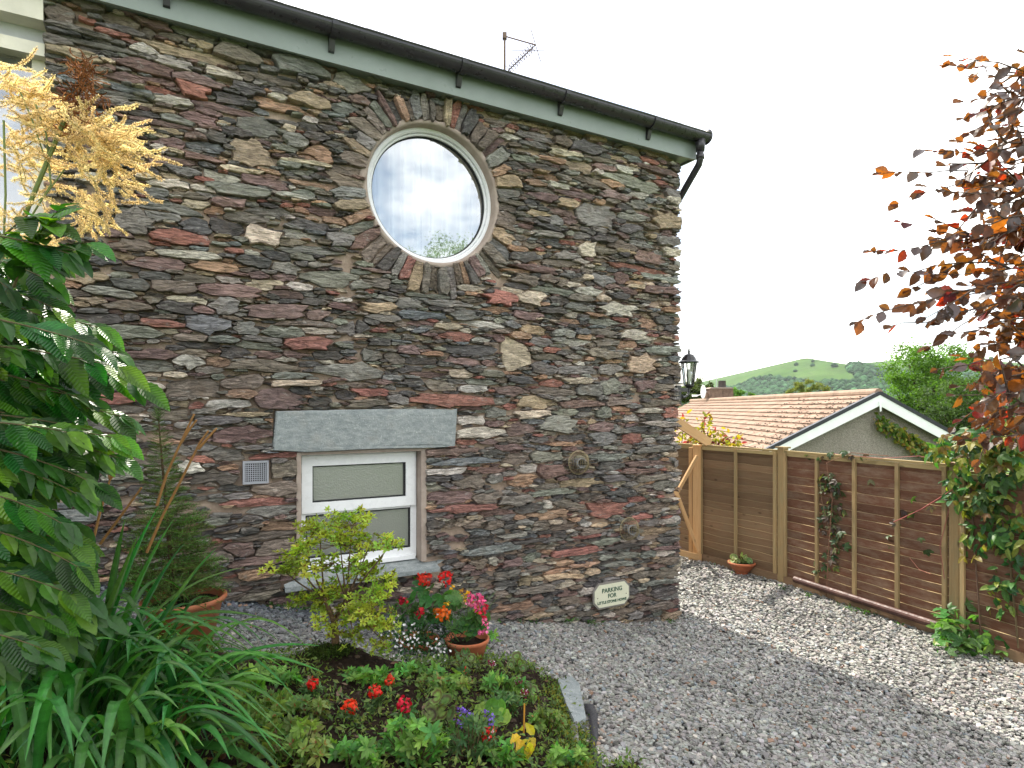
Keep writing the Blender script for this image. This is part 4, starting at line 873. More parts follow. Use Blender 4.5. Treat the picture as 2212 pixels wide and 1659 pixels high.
def post(p, h, label, mt, w=.085, cap=True):
    t = thing('fence_post', label, 'fence post', p, R(-66), 'fence posts')
    m = MB(); m.box(-w / 2, w / 2, -w / 2, w / 2, 0, h); m.build('shaft', mt, t)
    if cap:
        m = MB(); m.prism([(-w / 2 - .02, -w / 2 - .02, 0), (w / 2 + .02, -w / 2 - .02, 0), (w / 2 + .02, w / 2 + .02, 0), (-w / 2 - .02, w / 2 + .02, 0)], (0, 0, .02)); o = m.build('post_cap', mt, t); o.location = (0, 0, h)
    return t
post(FP[2], 1.625, 'weathered fence post with a square cap between the grey and red panels', W_POST)
post(FP[3], 1.60, 'fence post wound round with creeper beside the red panel', W_POST)
post(FP[4], 1.60, 'fence post behind the creeper at the near end', W_POST)
p1 = thing('gate_post', 'new pale square gate post at the far end of the drive', 'gate post', FP[1] + Vector((-.03, -.03, 0)), R(-20))
m = MB(); m.box(-.06, .06, -.06, .06, 0, 1.60); m.build('shaft', W_NEW, p1)
m = MB(); m.box(-.115, -.065, -.045, .03, 0, 1.56); m.build('stop_batten', W_NEW, p1)
# gate frame: slanted top board, zig-zag braces, bottom rail; its hinge side is round the cottage corner
gt = thing('garden_gate', 'unclad new timber gate frame with zig-zag braces between cottage and fence', 'gate', (0, 0, 0))
Yg = 8.6
def gp(x, y, Y=Yg): return P(x, y, Y)
for nm, a, b, w, h, mt in (('top_board', gp(1420, 884, 8.2), gp(1534, 958, 8.62), .03, .125, W_NEWX), ('brace', gp(1461, 1067, 8.45), gp(1506, 985, Yg), .03, .045, W_NEWX), ('brace', gp(1462, 1066, 8.45), gp(1508, 1190, Yg), .03, .045, W_NEWX),
                        ('bottom_rail', gp(1425, 1183, 8.3), gp(1507, 1203, 8.55), .05, .075, W_NEWX), ('middle_rail', gp(1400, 1046, 8.35), gp(1463, 1066, 8.45), .03, .06, W_NEWX)):
    dv = (b - a); m = MB(); m.box(0, dv.length, -w / 2, w / 2, -h / 2, h / 2); o = m.build(nm, mt, gt); o.matrix_local = frame(a, dv, (0, 0, 1))
# iron pipe
fn_ = Vector((-.931, -.366, 0)); a, b = FP[2].lerp(FP[3], .13) + fn_ * .085 + Vector((0, 0, .115)), FP[2].lerp(FP[3], 1.09) + fn_ * .075 + Vector((0, 0, .115))
m = MB(); m.tube([Vector((0, 0, 0)), Vector(((b - a).length, 0, 0))], .037, 12); o = m.build('iron_pipe', paint('rusty_iron_pipe', (.075, .03, .022), .55, .4, .3, 12, .1, dirt=(.13, .07, .05))); o.matrix_world = frame(a, b - a, (0, 0, 1))
tag(o, 'long rusty brown iron pipe lying along the foot of the red fence panel', 'pipe')

# ================================================================== BUNGALOW BEYOND THE FENCE
YG = 16.0
bun = thing('bungalow', 'low bungalow with brown tiled roof and white bargeboards beyond the fence', 'house', (9.26, YG, -1.9))
APX = Vector((0, 0, 2.47 + 1.9)); rd = Vector((.062, 1, 0)).normalized(); RL = 21.0
dl = Vector((-2.87, 0, -1.455)).normalized(); dr = Vector((2.55, 0, -1.41)).normalized()
def pebble():
    n = NT('pebble_dash'); p = n.pos(); v = n.t.nodes.new('ShaderNodeTexVoronoi'); v.inputs['Scale'].default_value = 55; n.link(p, v.inputs['Vector'])
    c = n.mix(n.ramp(v.outputs['Color'], (.1, 0), (.9, 1)), (.22, .19, .165), (.40, .36, .32))
    return n.set(n.mix(n.ramp(n.noise(p, 1.2, 5), (.4, 0), (.7, .35)), c, (.21, .19, .165)), .95, .1, n.bump(v.outputs['Distance'], 1.0, .02))
M_PEB = pebble()
m = MB(); a = APX + dl * 3.3; b = APX + dr * 3.0
m.prism([APX + Vector((0, 0, -.06)), Vector((a.x + .25, 0, a.z)), Vector((a.x + .25, 0, 0)), Vector((b.x - .25, 0, 0)), Vector((b.x - .25, 0, b.z))], rd * RL); m.build('wall', M_PEB, bun)
m = MB(); nz = Vector((0, 0, -.05))
m.prism([APX + nz - rd * .2, APX + dl * 3.75 + nz - rd * .2, APX + dl * 3.75 + nz * 2.2 - rd * .2, APX + nz * 2.2 - rd * .2, APX + dr * 3.4 + nz * 2.2 - rd * .2, APX + dr * 3.4 + nz - rd * .2], rd * RL)
def tile_mat():
    n = NT('brown_concrete_tile'); r = n.rand(); p = n.pos()
    c = n.mix(n.ramp(r, (0, 0), (1, 1)), (.215, .142, .102), (.285, .20, .148)); c = n.mix(1.0, c, n.ramp(n.noise(p, 3, 8, .7), (.3, .72), (.7, 1.2)), 'MULTIPLY')
    c = n.mix(n.ramp(n.noise(p, 14, 6, .7), (.60, 0), (.68, .8)), c, (.045, .035, .03))
    return n.set(c, .9, .15, n.bump(n.noise(p, 50, 4), .3, .01))
M_TILE = tile_mat()
roof_o = m.build('roof', M_TILE, bun)
NR, ex = 13, .288; tw = .335; NCOL = int(RL / tw)
nrm = rd.cross(dl).normalized(); nrm = nrm if nrm.z > 0 else -nrm
m = MB(); m.prism([(0.003, 0, 0), (tw - .005, 0, 0), (tw - .005, .36, -.004), (.003, .36, -.004)], (0, 0, .026)); tme = m.mesh('tile', M_TILE)
rest = MB(); tv = m.V[0]; tf = [tuple(int(i) for i in q) for a_ in m.Fc for q in a_]; cells = [(r, c) for c in range(NCOL) for r in range(NR)]
far = []
for i, (r, c) in enumerate(cells):
    pos = APX + dl * ((r + 1) * ex + .03) + rd * (c * tw - .22 + (tw * .5 if r % 2 else 0)) + nrm * random.uniform(.010, .016)
    ydir = (-dl + nrm * -.115).normalized()
    mtx = frame(pos, rd, nrm); z_ = rd.cross(ydir)
    z_ = -z_ if z_.z < 0 else z_
    mt4 = Matrix(((rd.x, ydir.x, z_.x, pos.x), (rd.y, ydir.y, z_.y, pos.y), (rd.z, ydir.z, z_.z, pos.z), (0, 0, 0, 1))) @ Matrix.Rotation(random.uniform(-.01, .01), 4, 'Z')
    if i < 300: inst(tme, 'tile', roof_o, mt4)
    else: far.append([list(q) for q in mt4])
rest.scatter(tv, tf, far, np.ones((len(far), 3))); tag(rest.build('roof_tiles', M_TILE, roof_o), kind='stuff')
m = MB(); m.tube([APX + Vector((0, 0, .03)) - rd * .2, APX + Vector((0, 0, .03)) + rd * RL], .10, 10); m.build('ridge', M_TILE, roof_o)
# moss cushions on the near tiles
m = MB(); k = 950; M = np.zeros((k, 4, 4)); M[:, 3, 3] = 1
for i in range(k):
    al = random.random() ** 3.2 * 5 ; dn = random.uniform(.1, 3.5); row = int(dn / ex) * ex + .03 + random.choice((.02, .26, random.uniform(0, .28))); s = random.uniform(.006, .020)
    p = APX + dl * row + rd * (al - .15) + nrm * .045; M[i, 0, 0] = s * 1.5; M[i, 1, 1] = s * 1.5; M[i, 2, 2] = s * .8; M[i, :3, 3] = p
tvb, tfb = blob_template(6, 5); m.scatter(tvb, tfb, M, np.array([.045, .035, .022])[None] * rng.lognormal(0, .3, k)[:, None]); tag(m.build('moss', M_ATTR, roof_o), kind='stuff')
M_VERGE = paint('dark_verge', (.022, .024, .03), .5, .4)
for dv, Ln in ((dl, 3.7), (dr, 3.35)):
    nn = rd.cross(dv).normalized(); nn = nn if nn.z > 0 else -nn
    a = APX - rd * .26
    m = MB(); m.prism([a + nn * -.02, a + dv * Ln + nn * -.02, a + dv * Ln + nn * -.235, a + nn * -.235 + (Vector((0, 0, -.04)))], rd * .03); m.build('bargeboard', M_WHITE, bun)
    m = MB(); m.prism([a - rd * .015 + nn * .06, a - rd * .015 + dv * Ln + nn * .06, a - rd * .015 + dv * Ln + nn * -.03, a - rd * .015 + nn * -.03], rd * .16); m.build('verge_trim', M_VERGE, bun)
m = MB(); m.prism([APX - rd * .29 + Vector((-.035, 0, -.20)), APX - rd * .29 + Vector((.035, 0, -.20)), APX - rd * .29 + Vector((.02, 0, -.44)), APX - rd * .29 + Vector((-.01, 0, -.46))], rd * .03); m.build('finial', M_WHITE, bun)
# chimney on the ridge with its pot, dish and aerial
chp = P(1553, 850, 33.0); brick = paint('old_brick', (.19, .13, .10), .9, .1, .3, 6, .3)
ch = thing('chimney_stack', 'stubby stone chimney stack with a round pot above the far end of the roof', 'chimney', (chp.x, 33.0, 1.9))
zc = P(1553, 840, 33).z
m = MB(); m.box(-.62, .62, -.4, .4, -3.8, zc - 1.9); m.build('stack', brick, ch)
m = MB(); m.prism([(-.66, -.44, zc - 1.9), (.66, -.44, zc - 1.9), (.5, -.44, zc - 1.9 + .07), (-.5, -.44, zc - 1.9 + .07)][::-1], (0, .88, 0)); m.build('flaunching', paint('chimney_cement', (.30, .24, .20), .9), ch)
m = MB(); m.lathe([(.21, 0), (.19, .36), (.20, .38), (.15, .38)], 16, (.16, 0, zc - 1.9 + .05)); m.build('chimney_pot', paint('dark_pot', (.06, .05, .045), .8), ch, True)
ma = P(1548, 836, 33.0); mt_ = P(1548, 749, 33.0)
a2 = thing('television_aerial', 'tall thin television aerial on a mast above the far chimney', 'aerial', ma)
m = MB(); hh = mt_.z - ma.z; m.tube([(0, 0, -.3), (0, 0, hh)], .022, 6); m.build('mast', M_STEEL, a2)
m = MB(); m.tube([(-1.35, 0, hh - .13), (1.05, 0, hh + .04)], .010, 5); m.build('boom', M_STEEL, a2)
for k in range(14):
    x = -1.3 + .18 * k; z = hh - .13 + (x + 1.35) / 2.4 * .17; m = MB(); q = .05 if k < 13 else .14; m.tube([(x, -.22, z - q), (x, .22, z + q)], .009, 4); m.build('rod', M_STEEL, a2)
dp = P(1524, 846, 33.0); ds = thing('satellite_dish', 'pale satellite dish seen nearly edge on beside the far chimney', 'satellite dish', dp)
m = MB(); m.lathe([(0, 0), (.15, .02), (.30, .08), (.36, .13), (.36, .14), (.30, .09), (.15, .03), (0, .01)], 20); o = m.build('dish', M_WHITE, ds, True); o.rotation_euler = (R(90), R(0), R(-87))
m = MB(); m.tube([(0, 0, -.1), (-.55, -.2, -.22)], .02, 5); m.box(-.75, -.5, -.28, -.12, -.27, -.16); m.tube([(0, 0, 0), (.4, 0, -.1)], .03, 5); m.build('arm', M_WHITE, ds)
# ================================================================== AIR
m = MB(); m.box(-3700, 3700, -2700, 4700, -3.0, 125.0); hz = m.build('haze', None); tag(hz, kind='stuff')
hm = bpy.data.materials.new('thin_air'); hm.use_nodes = True; hm.node_tree.nodes.clear()
ho = hm.node_tree.nodes.new('ShaderNodeOutputMaterial'); hv = hm.node_tree.nodes.new('ShaderNodeVolumePrincipled')
hv.inputs['Density'].default_value = .000065; hv.inputs['Color'].default_value = (.86, .92, 1, 1); hv.inputs['Anisotropy'].default_value = .2
hm.node_tree.links.new(hv.outputs[0], ho.inputs['Volume']); hz.data.materials.append(hm)
# ================================================================== FOLIAGE SHAPES
def leaf_t(L, W, n=8, serr=0.0, fold=.25, droop=.3, corr=0.0, peak=.42, tip=1.0):
    """A leaf blade along +x, folded at the midrib, toothed at the edge, ribbed between the side veins."""
    v = []; f = []
    for i in range(n + 1):
        u = i / n
        w = W / 2 * (math.sin(math.pi * min(u / peak, 1) / 2) ** .8 if u < peak else math.cos(math.pi * (u - peak) / (1 - peak) / 2) ** tip)
        for j in (-1, -.5, 0, .5, 1):
            e = w * j * (1 + (serr * (1 if i % 2 else -1) if abs(j) == 1 and 0 < i < n else 0))
            z = fold * abs(e) - droop * L * u * u + corr * (1 if i % 2 else -1) * abs(j) * W * (w / (W / 2))
            v.append((L * u - abs(j) * corr * .0, e, z))
    for i in range(n):
        for j in range(4):
            a = i * 5 + j; f.append((a, a + 5, a + 6, a + 1))
    return v, f
def quadleaf(L=1.0, W=.5, fold=.15):
    return [(0, 0, 0), (L * .45, -W / 2, fold * W), (L, 0, -.08 * L), (L * .45, W / 2, fold * W)], [(0, 1, 2), (0, 2, 3)]
def rand_mats(k, pos, size, up=.5, dirs=None):
    """Random leaf placements; UP pulls the leaf faces skyward."""
    d = rng.normal(size=(k, 3)); d[:, 2] *= (1 - up * .6)
    if dirs is not None: d = d * .6 + dirs
    d /= np.linalg.norm(d, axis=1)[:, None]
    nn = rng.normal(size=(k, 3)); nn[:, 2] = np.abs(nn[:, 2]) + up * 2
    y = np.cross(nn, d); y /= np.linalg.norm(y, axis=1)[:, None] + 1e-9; z = np.cross(d, y)
    M = np.zeros((k, 4, 4)); s = np.broadcast_to(np.asarray(size, float), (k,))[:, None]
    M[:, :3, 0] = d * s; M[:, :3, 1] = y * s; M[:, :3, 2] = z * s; M[:, :3, 3] = pos; M[:, 3, 3] = 1
    return M
L_ELM = leafmat('glossy_green_leaf', .38, .5, .45, vein=.0105, tcol=(1.9, 2.0, .35), var=.45)
L_ELMJ = leafmat('green_leaf_behind', .42, .45, .42, tcol=(1.9, 2.0, .35), var=.1)
L_SOFT = leafmat('soft_green_leaf', .5, .35, .42, var=.3)
L_TREE = leafmat('tree_leaf', .55, .25, .4, var=.1)
L_BEECH = leafmat('copper_beech_leaf', .42, .5, .62, tcol=(3.7, 2.1, .42), var=.5, hue=.025)
L_BEECHD = leafmat('shaded_beech_leaf', .36, .65, .22, tcol=(3.2, 1.6, .5), var=.4, hue=.02)
L_GOLD = leafmat('golden_floret', .7, .2, .62, tcol=(1.3, 1.22, .95), var=.15, hue=.012)
L_BLADE = leafmat('strap_leaf', .42, .4, .35, var=.3)
L_NEEDLE = leafmat('spruce_needle', .55, .3, .25, var=.25)

# ================================================================== TREES BEYOND
def tree(name, label, base, h, parts, nleaf, size, col, trunk_r=.12, bark=(.07, .05, .035), group='trees beyond the bungalow', cat='tree', jit=.35):
    """parts: (dx, dy, z, rx, ry, rz) lobes of the crown."""
    t = thing(name, label, cat, base, random.uniform(0, 6), group)
    m = MB(); m.tube([(0, 0, 0), (.04, .02, h * .3), (-.03, .05, h * .62)], [trunk_r, trunk_r * .75, trunk_r * .4], 8, bark)
    for p in parts:
        m.tube(bez((0, .02, h * random.uniform(.2, .45)), (p[0] * .3, p[1] * .3, p[2] * .7), (p[0], p[1], p[2]), 5), [trunk_r * .45, trunk_r * .38, trunk_r * .3, trunk_r * .22, trunk_r * .15, trunk_r * .1], 5, bark)
    m.build('trunk', M_BARK, t)
    m = MB(); tot = sum(p[3] * p[4] * p[5] for p in parts); pos = []; cc = []
    for p in parts:
        k = max(int(nleaf * p[3] * p[4] * p[5] / tot), 60)
        nb = max(int(k / 70), 4)                           # leafy sprays grouped round branch ends, so light and gaps fall between them
        ce = rng.normal(size=(nb, 3)); ce /= np.linalg.norm(ce, axis=1)[:, None]; ce *= rng.uniform(.45, 1.0, (nb, 1)) ** .6
        ce = ce * np.array(p[3:6]) + np.array(p[:3])
        w = rng.integers(0, nb, k); sp = min(p[3:6]) * jit
        pos.append(ce[w] + rng.normal(size=(k, 3)) * sp * np.array([.55, .55, .40])); tone = rng.lognormal(0, .18, nb)
        cc.append(np.array(col)[None] * tone[w][:, None] * rng.lognormal(0, .15, k)[:, None])
    pos = np.concatenate(pos); cc = np.concatenate(cc); tv, tf = quadleaf(1, .55)
    m.scatter(tv, tf, rand_mats(len(pos), pos, rng.uniform(.7, 1.3, len(pos)) * size, .45), cc); m.build('crown', L_TREE, t)
    return t
def lobes(list_, Y, base):                                # lobes given by their place and size in the photograph
    r = []
    for (x, y, rx, ry) in list_:
        c = P(x, y, Y + random.uniform(-.6, .6)); r.append((c.x - base[0], c.y - base[1], c.z - base[2], rx / F * Y, rx / F * Y * .9, ry / F * Y))
    return r
def ptree(name, label, x, Y, ll, nleaf, size, col, **k):
    b = P(x, 900, Y); b.z = -1.9; pr = lobes(ll, Y, b); rzf = 0
    t = tree(name, label, b, max(p[2] for p in pr), pr, nleaf, size, col, **k); t.rotation_euler = (0, 0, 0); return t
ptree('ash_tree', 'big bright green tree rising behind the white gable of the bungalow', 2000, 27.0,
      [(1965, 790, 62, 48), (2030, 775, 60, 40), (1930, 840, 40, 42), (2005, 850, 80, 50), (2080, 820, 60, 50), (1950, 900, 50, 40), (2060, 900, 70, 50), (2120, 870, 50, 50)], 22000, .125, (.085, .165, .022), trunk_r=.25)
ptree('dark_shrub_tree', 'dark leafy bush low to the right of the gable verge', 2080, 22.0, [(2060, 930, 70, 46), (2030, 870, 40, 40), (2090, 860, 50, 50), (2110, 905, 60, 45), (2030, 900, 40, 35), (2150, 935, 60, 40), (2190, 900, 50, 50)], 14000, .11, (.05, .105, .03), trunk_r=.1)
ptree('birch_tree', 'small yellowish birch standing behind the bungalow ridge before the fell', 1748, 60.0, [(1742, 832, 26, 12), (1765, 845, 26, 14), (1725, 850, 22, 14)], 4500, .16, (.135, .15, .04), trunk_r=.15)
ptree('dark_conifer_tree', 'dark ragged evergreen tree just right of the wall lantern', 1505, 45.0, [(1505, 835, 26, 16), (1490, 852, 26, 16), (1525, 856, 22, 14), (1535, 838, 10, 14)], 5200, .17, (.065, .085, .02), trunk_r=.2)
ptree('lime_green_tree', 'light green tree rounding out behind the far chimney', 1592, 50.0, [(1592, 846, 20, 9), (1570, 850, 30, 10), (1620, 858, 14, 8)], 2600, .18, (.10, .16, .03), trunk_r=.15)
ptree('garden_tree', 'shadowy tree behind the copper beech at the right edge', 2200, 16.0, [(2190, 940, 50, 40), (2230, 900, 50, 60), (2260, 850, 60, 60)], 6000, .085, (.05, .085, .03), trunk_r=.1)
# the tree across the drive that the round window mirrors
tm = Vector((10.9, -3.2, 0)); tree('roadside_tree', 'broad pale green tree mirrored in the round window', tm, 6.6, [(0, 0, 5.95, 2.0, 2.0, 1.4), (1.5, .9, 5.2, 1.7, 1.7, 1.5), (-1.4, -.9, 5.2, 1.6, 1.6, 1.5), (0, 0, 4.6, 2.0, 2.0, 1.5)], 34000, .07, (.12, .19, .04), trunk_r=.2, group=None, jit=.2)

# shrub behind the gate, seen over it
ms = thing('berry_shrub', 'yellow green shrub with dark red bracts glowing behind the gate frame', 'shrub', (2.5, 10.2, -1.2))
m = MB(); tv, tf = leaf_t(1, .5, 4, 0, .2, .3); pos = []; cc = []
for (x, y, rx, ry, k) in ((1545, 950, 34, 22, 120), (1580, 955, 26, 14, 70), (1500, 950, 30, 25, 90), (1480, 965, 20, 14, 60), (1520, 915, 14, 14, 26), (1528, 898, 10, 5, 14), (1480, 905, 8, 8, 10)):
    for _ in range(k):
        p = P(x + random.gauss(0, rx * .55), y + random.gauss(0, ry * .55), 10.2 + random.uniform(-.2, .3)); pos.append(p - ms.location); cc.append(random.choice(((.27, .28, .03), (.20, .26, .03), (.30, .27, .04), (.20, .26, .03), (.22, .035, .05))))
m.scatter(tv, tf, rand_mats(len(pos), np.array(pos), rng.uniform(.07, .12, len(pos)), .2), np.array(cc)); m.build('foliage', leafmat('bright_bract', .5, .3, .6, tcol=(1.8, 1.6, .6)), ms)
m = MB()
for k in range(9):
    e = pos[random.randrange(len(pos))]; m.tube(bez((random.uniform(-.3, .3), 0, 0), (e[0] * .5, e[1], 1.2), e, 6), .008, 4, (.09, .06, .03))
m.build('stem', M_BARK, ms)

# ================================================================== LEFT SHRUB OF BIG TOOTHED LEAVES
def spray_plant(name, label, cat, base, sprays, me_list, leafname, maxparts, restmat, step, twig_r, twigcol, side=.75, down=.35, size=(.8, 1.15), normal=(.1, -.5, .8), group=None, njit=.5, colfn=None, skip=0.0, gap0=.1):
    """Twigs with leaves set alternately; each spray is a curve of 3d points."""
    t = thing(name, label, cat, base, 0, group); b = Vector(base); tw = MB(); lv = []
    for pts in sprays:
        pts = [Vector(p) - b for p in pts]; m = len(pts)
        tw.tube(pts, [twig_r * (1 - .75 * i / (m - 1)) for i in range(m)], 5, twigcol)
        ln = [0]
        for i in range(1, m): ln.append(ln[-1] + (pts[i] - pts[i - 1]).length)
        s = ln[-1] * gap0 * random.uniform(.5, 1.2); sd = random.choice((-1, 1))
        while s < ln[-1]:
            i = max(j for j in range(m) if ln[j] <= s); i = min(i, m - 2)
            p = pts[i].lerp(pts[i + 1], (s - ln[i]) / max(ln[i + 1] - ln[i], 1e-6)); d = (pts[i + 1] - pts[i]).normalized()
            if random.random() >= skip:
                nr = (Vector(normal) + rv(njit)).normalized(); sdv = d.cross(nr).normalized()
                ld = d * random.uniform(.5, 1.0) + sdv * sd * side * random.uniform(.6, 1.2) - Vector((0, 0, down * random.uniform(.2, 1.8)))
                lv.append((p, ld, nr, random.uniform(*size) * (1.0 if s < ln[-1] * .8 else .85)))
            sd = -sd; s += step * random.uniform(.7, 1.3)
        lv.append((pts[-1], (pts[-1] - pts[-2]) - Vector((0, 0, .3 * (pts[-1] - pts[-2]).length)), Vector(normal) + rv(.3), random.uniform(*size) * .8))
    tw.build('twigs', M_BARK, t)
    lv.sort(key=lambda q: (q[0] + b - Vector((0, 0, EYE))).length / q[3])
    vis = []; hid = []
    for q in lv:
        w = q[0] + b; xx = w.x / w.y * F + CX; yy = HY - (w.z - EYE) / w.y * F
        (vis if -60 < xx < 2270 and -60 < yy < 1720 else hid).append(q)
    lv = vis + hid
    for q in lv[:maxparts]: inst(random.choice(me_list), leafname, t, frame(*q))
    if lv[maxparts:]:
        m = MB(); me = me_list[0]; tv = [tuple(x.co) for x in me.vertices]; tf = [tuple(p.vertices) for p in me.polygons]
        cs = [me_.color_attributes['Col'].data[0].color[:3] for me_ in me_list]
        m.scatter(tv, tf, [[list(r) for r in frame(*q)] for q in lv[maxparts:]], [np.array(random.choice(cs)) * random.uniform(.7, 1.3) for _ in lv[maxparts:]])
        tag(m.build('leaves', restmat, t), kind='stuff')
    return t
elm = []
for k, c in enumerate(((.020, .092, .012), (.028, .11, .012), (.016, .078, .013), (.042, .14, .014), (.020, .095, .015), (.10, .23, .018), (.055, .16, .014))):
    m = MB(); m.add(*leaf_t(.132, .062, 14, .045, random.uniform(.12, .4), random.uniform(.08, .36), .006, .40, .8), c); elm.append(m.mesh('leaf', L_ELM, True))
ey = [560, 600, 640, 690, 740, 790, 840, 875, 900, 940, 980, 1010, 1060, 1110, 1170, 1240, 1290, 1330, 1390, 1440]
ex_ = [215, 150, 165, 245, 285, 310, 355, 365, 250, 300, 310, 300, 250, 200, 230, 215, 250, 310, 190, 120]
sprays = []
for layer in range(3):
    y = 545 + layer * 13
    while y < 1440:
        xe = np.interp(y, ey, ex_) - layer * random.uniform(30, 110) + random.uniform(-45, 0)
        Y0 = 1.62 + .14 * layer + random.uniform(-.16, .16)
        st = P(-180, y - random.uniform(20, 110), Y0 + .1); en = P(xe - 45, y + random.uniform(-22, 25), Y0); mid = st.lerp(en, .55) + Vector((0, 0, random.uniform(.02, .07)))
        sprays.append(bez(st, mid, en, 9)); y += random.uniform(30, 46)
for (x0, y0, x1, y1, x2, y2) in ((30, 620, 60, 520, 130, 450), (20, 600, 110, 520, 190, 525), (-50, 560, 40, 480, 60, 465), (40, 590, 70, 500, 110, 490)):
    sprays.append(bez(P(x0, y0, 1.62), P(x1, y1, 1.58), P(x2, y2, 1.55), 8))
sb = Vector((-1.75, 1.85, float(bz(-1.75, 1.85))))
elmo = spray_plant('wych_elm_shrub', 'leafy shrub with large ribbed toothed leaves filling the left edge', 'shrub', sb, sprays, elm, 'leaf', 300, L_ELMJ, .028, .004, (.09, .075, .035), side=.26, down=.2, size=(.55, 1.0), normal=(.05, -.38, .9), njit=.33)
m = MB()
for k in range(7):
    e = P(-150, 560 + 110 * k, 1.75) - sb; m.tube(bez((random.uniform(-.1, .1), random.uniform(-.1, .1), -.05), (-.12, .05, e.z * .5), e, 8), [.022 - .0018 * i for i in range(9)], 7, (.07, .055, .035))
m.build('trunk', M_BARK, elmo)
# shaded inner leaves
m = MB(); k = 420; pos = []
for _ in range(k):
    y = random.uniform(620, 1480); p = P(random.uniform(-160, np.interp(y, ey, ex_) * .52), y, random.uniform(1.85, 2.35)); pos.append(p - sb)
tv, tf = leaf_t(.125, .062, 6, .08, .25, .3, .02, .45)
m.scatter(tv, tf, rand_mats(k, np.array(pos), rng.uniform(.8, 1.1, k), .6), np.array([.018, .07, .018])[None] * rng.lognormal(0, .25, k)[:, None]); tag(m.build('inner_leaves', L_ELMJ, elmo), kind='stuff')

# ================================================================== GOLDEN PLUMES
gb = Vector((-1.5, 2.0, float(bz(-1.5, 2.0))))
gp_ = thing('goatsbeard', 'golden feathery flower plumes backlit at the upper left', 'plant', gb)
M_STEMG = attrmat('green_stem', .6, .3, 30, .2, .1)
spk = []
for k in range(8):
    m = MB(); Ls = random.uniform(.10, .16); c0 = random.uniform(.006, .030); pts = [Vector((Ls * i / 7, .008 * math.sin(i * .9 + k), -c0 * (i / 7) ** 2 * 1.6)) for i in range(8)]
    m.tube(pts, .0012, 4, (.33, .26, .08))
    n_ = 430; u = rng.random(n_); pp = np.array([pts[min(int(q * 7), 6)].lerp(pts[min(int(q * 7), 6) + 1], q * 7 % 1) for q in u]); off = rng.normal(size=(n_, 3)); off /= np.linalg.norm(off, axis=1)[:, None]
    pp = pp + off * (.0072 * (1 - .5 * u) * rng.uniform(.25, 1.15, n_))[:, None]
    tv, tf = quadleaf(.0042, .0026); m.scatter(tv, tf, rand_mats(n_, pp, rng.uniform(.7, 1.3, n_), 0, off * 1.2), np.array([.68, .57, .33])[None] * rng.lognormal(0, .16, n_)[:, None])
    spk.append(m.mesh('flower_spike', L_GOLD))
def spikes(poly_axis, n, spread, Y, dirfn, sc_=(.7, 1.1)):
    for _ in range(n):
        u = random.random(); i = min(int(u * (len(poly_axis) - 1)), len(poly_axis) - 2); a = Vector(poly_axis[i] + (0,)).lerp(Vector(poly_axis[i + 1] + (0,)), u * (len(poly_axis) - 1) - i)
        p = P(a.x + random.gauss(0, spread), a.y + random.gauss(0, spread * .8), Y + random.gauss(0, .05)) - gb
        inst(random.choice(spk), 'flower_spike', gp_, frame(p, Vector(dirfn(u)) + rv(.35), rv(1), random.uniform(*sc_)))
YB = 1.78
spikes([(140, 275), (190, 300), (235, 330), (215, 400)], 88, 24, YB, lambda u: (random.uniform(.1, 1.0), random.uniform(-.6, .3), random.uniform(-.75, .35)))
spikes([(150, 420), (195, 440), (190, 470)], 34, 20, YB, lambda u: (random.uniform(-.2, .8), random.uniform(-.6, .3), random.uniform(-1, .0)), (.6, .9))
spikes([(215, 285), (262, 295)], 14, 10, YB, lambda u: (1, random.uniform(-.3, .3), random.uniform(-.25, .35)), (.55, .8))
spikes([(-20, 150), (20, 190), (50, 230), (70, 265)], 62, 20, YB + .04, lambda u: (random.uniform(.6, 1.1), random.uniform(-.4, .2), random.uniform(-.35, .12)), (.65, 1.0))
spikes([(-20, 300), (20, 310), (60, 345), (20, 390)], 50, 24, YB + .05, lambda u: (random.uniform(.3, 1), random.uniform(-.4, .3), random.uniform(-.7, .25)), (.6, .95))
spikes([(-10, 430), (30, 470), (60, 500), (90, 520)], 42, 26, YB + .02, lambda u: (random.uniform(.2, 1), random.uniform(-.5, .3), random.uniform(-.9, .2)), (.5, .85))
for pl, r0 in (([(20, 640), (30, 523), (85, 390), (138, 262)], .0062), ([(5, 600), (12, 420), (8, 260)], .003), ([(60, 480), (110, 400), (100, 290), (75, 220)], .0025), ([(50, 455), (95, 425), (140, 365)], .002), ([(100, 350), (70, 260), (40, 190)], .002)):
    m = MB(); pts = [P(x, y, YB) - gb for x, y in pl]; m.tube(pts, r0, 6, (.13, .17, .045)); m.build('stem', M_STEMG, gp_)
# withered brown plume
wb = P(150, 290, 1.80); wp = thing('withered_plume', 'curled dead brown flower plume standing above the golden ones', 'plant', wb)
m = MB()
for _ in range(190):
    u = random.random(); sy = 130 + 160 * u; p = P(180 - 10 * u + random.gauss(0, 11 + 18 * u), sy, 1.80 + random.gauss(0, .02)) - wb; d = rv(1); pts = [p]; 
    ax = rv(1).normalized(); d = (Vector((random.uniform(-.3, .6), 0, random.uniform(-1, .3)))).normalized()
    for i in range(7): d = (Matrix.Rotation(random.uniform(.15, .7), 3, ax) @ d); pts.append(pts[-1] + d * .0085)
    m.tube(pts, .0016, 3, np.array((.19, .075, .025)) * random.uniform(.5, 1.6), cap=False)
m.build('withered_sprays', M_BARK, wp)
m = MB(); m.tube([P(140, 330, 1.8) - wb, P(165, 240, 1.8) - wb, P(182, 128, 1.8) - wb], [.003, .0025, .001], 5, (.12, .06, .02)); m.build('stem', M_BARK, wp)

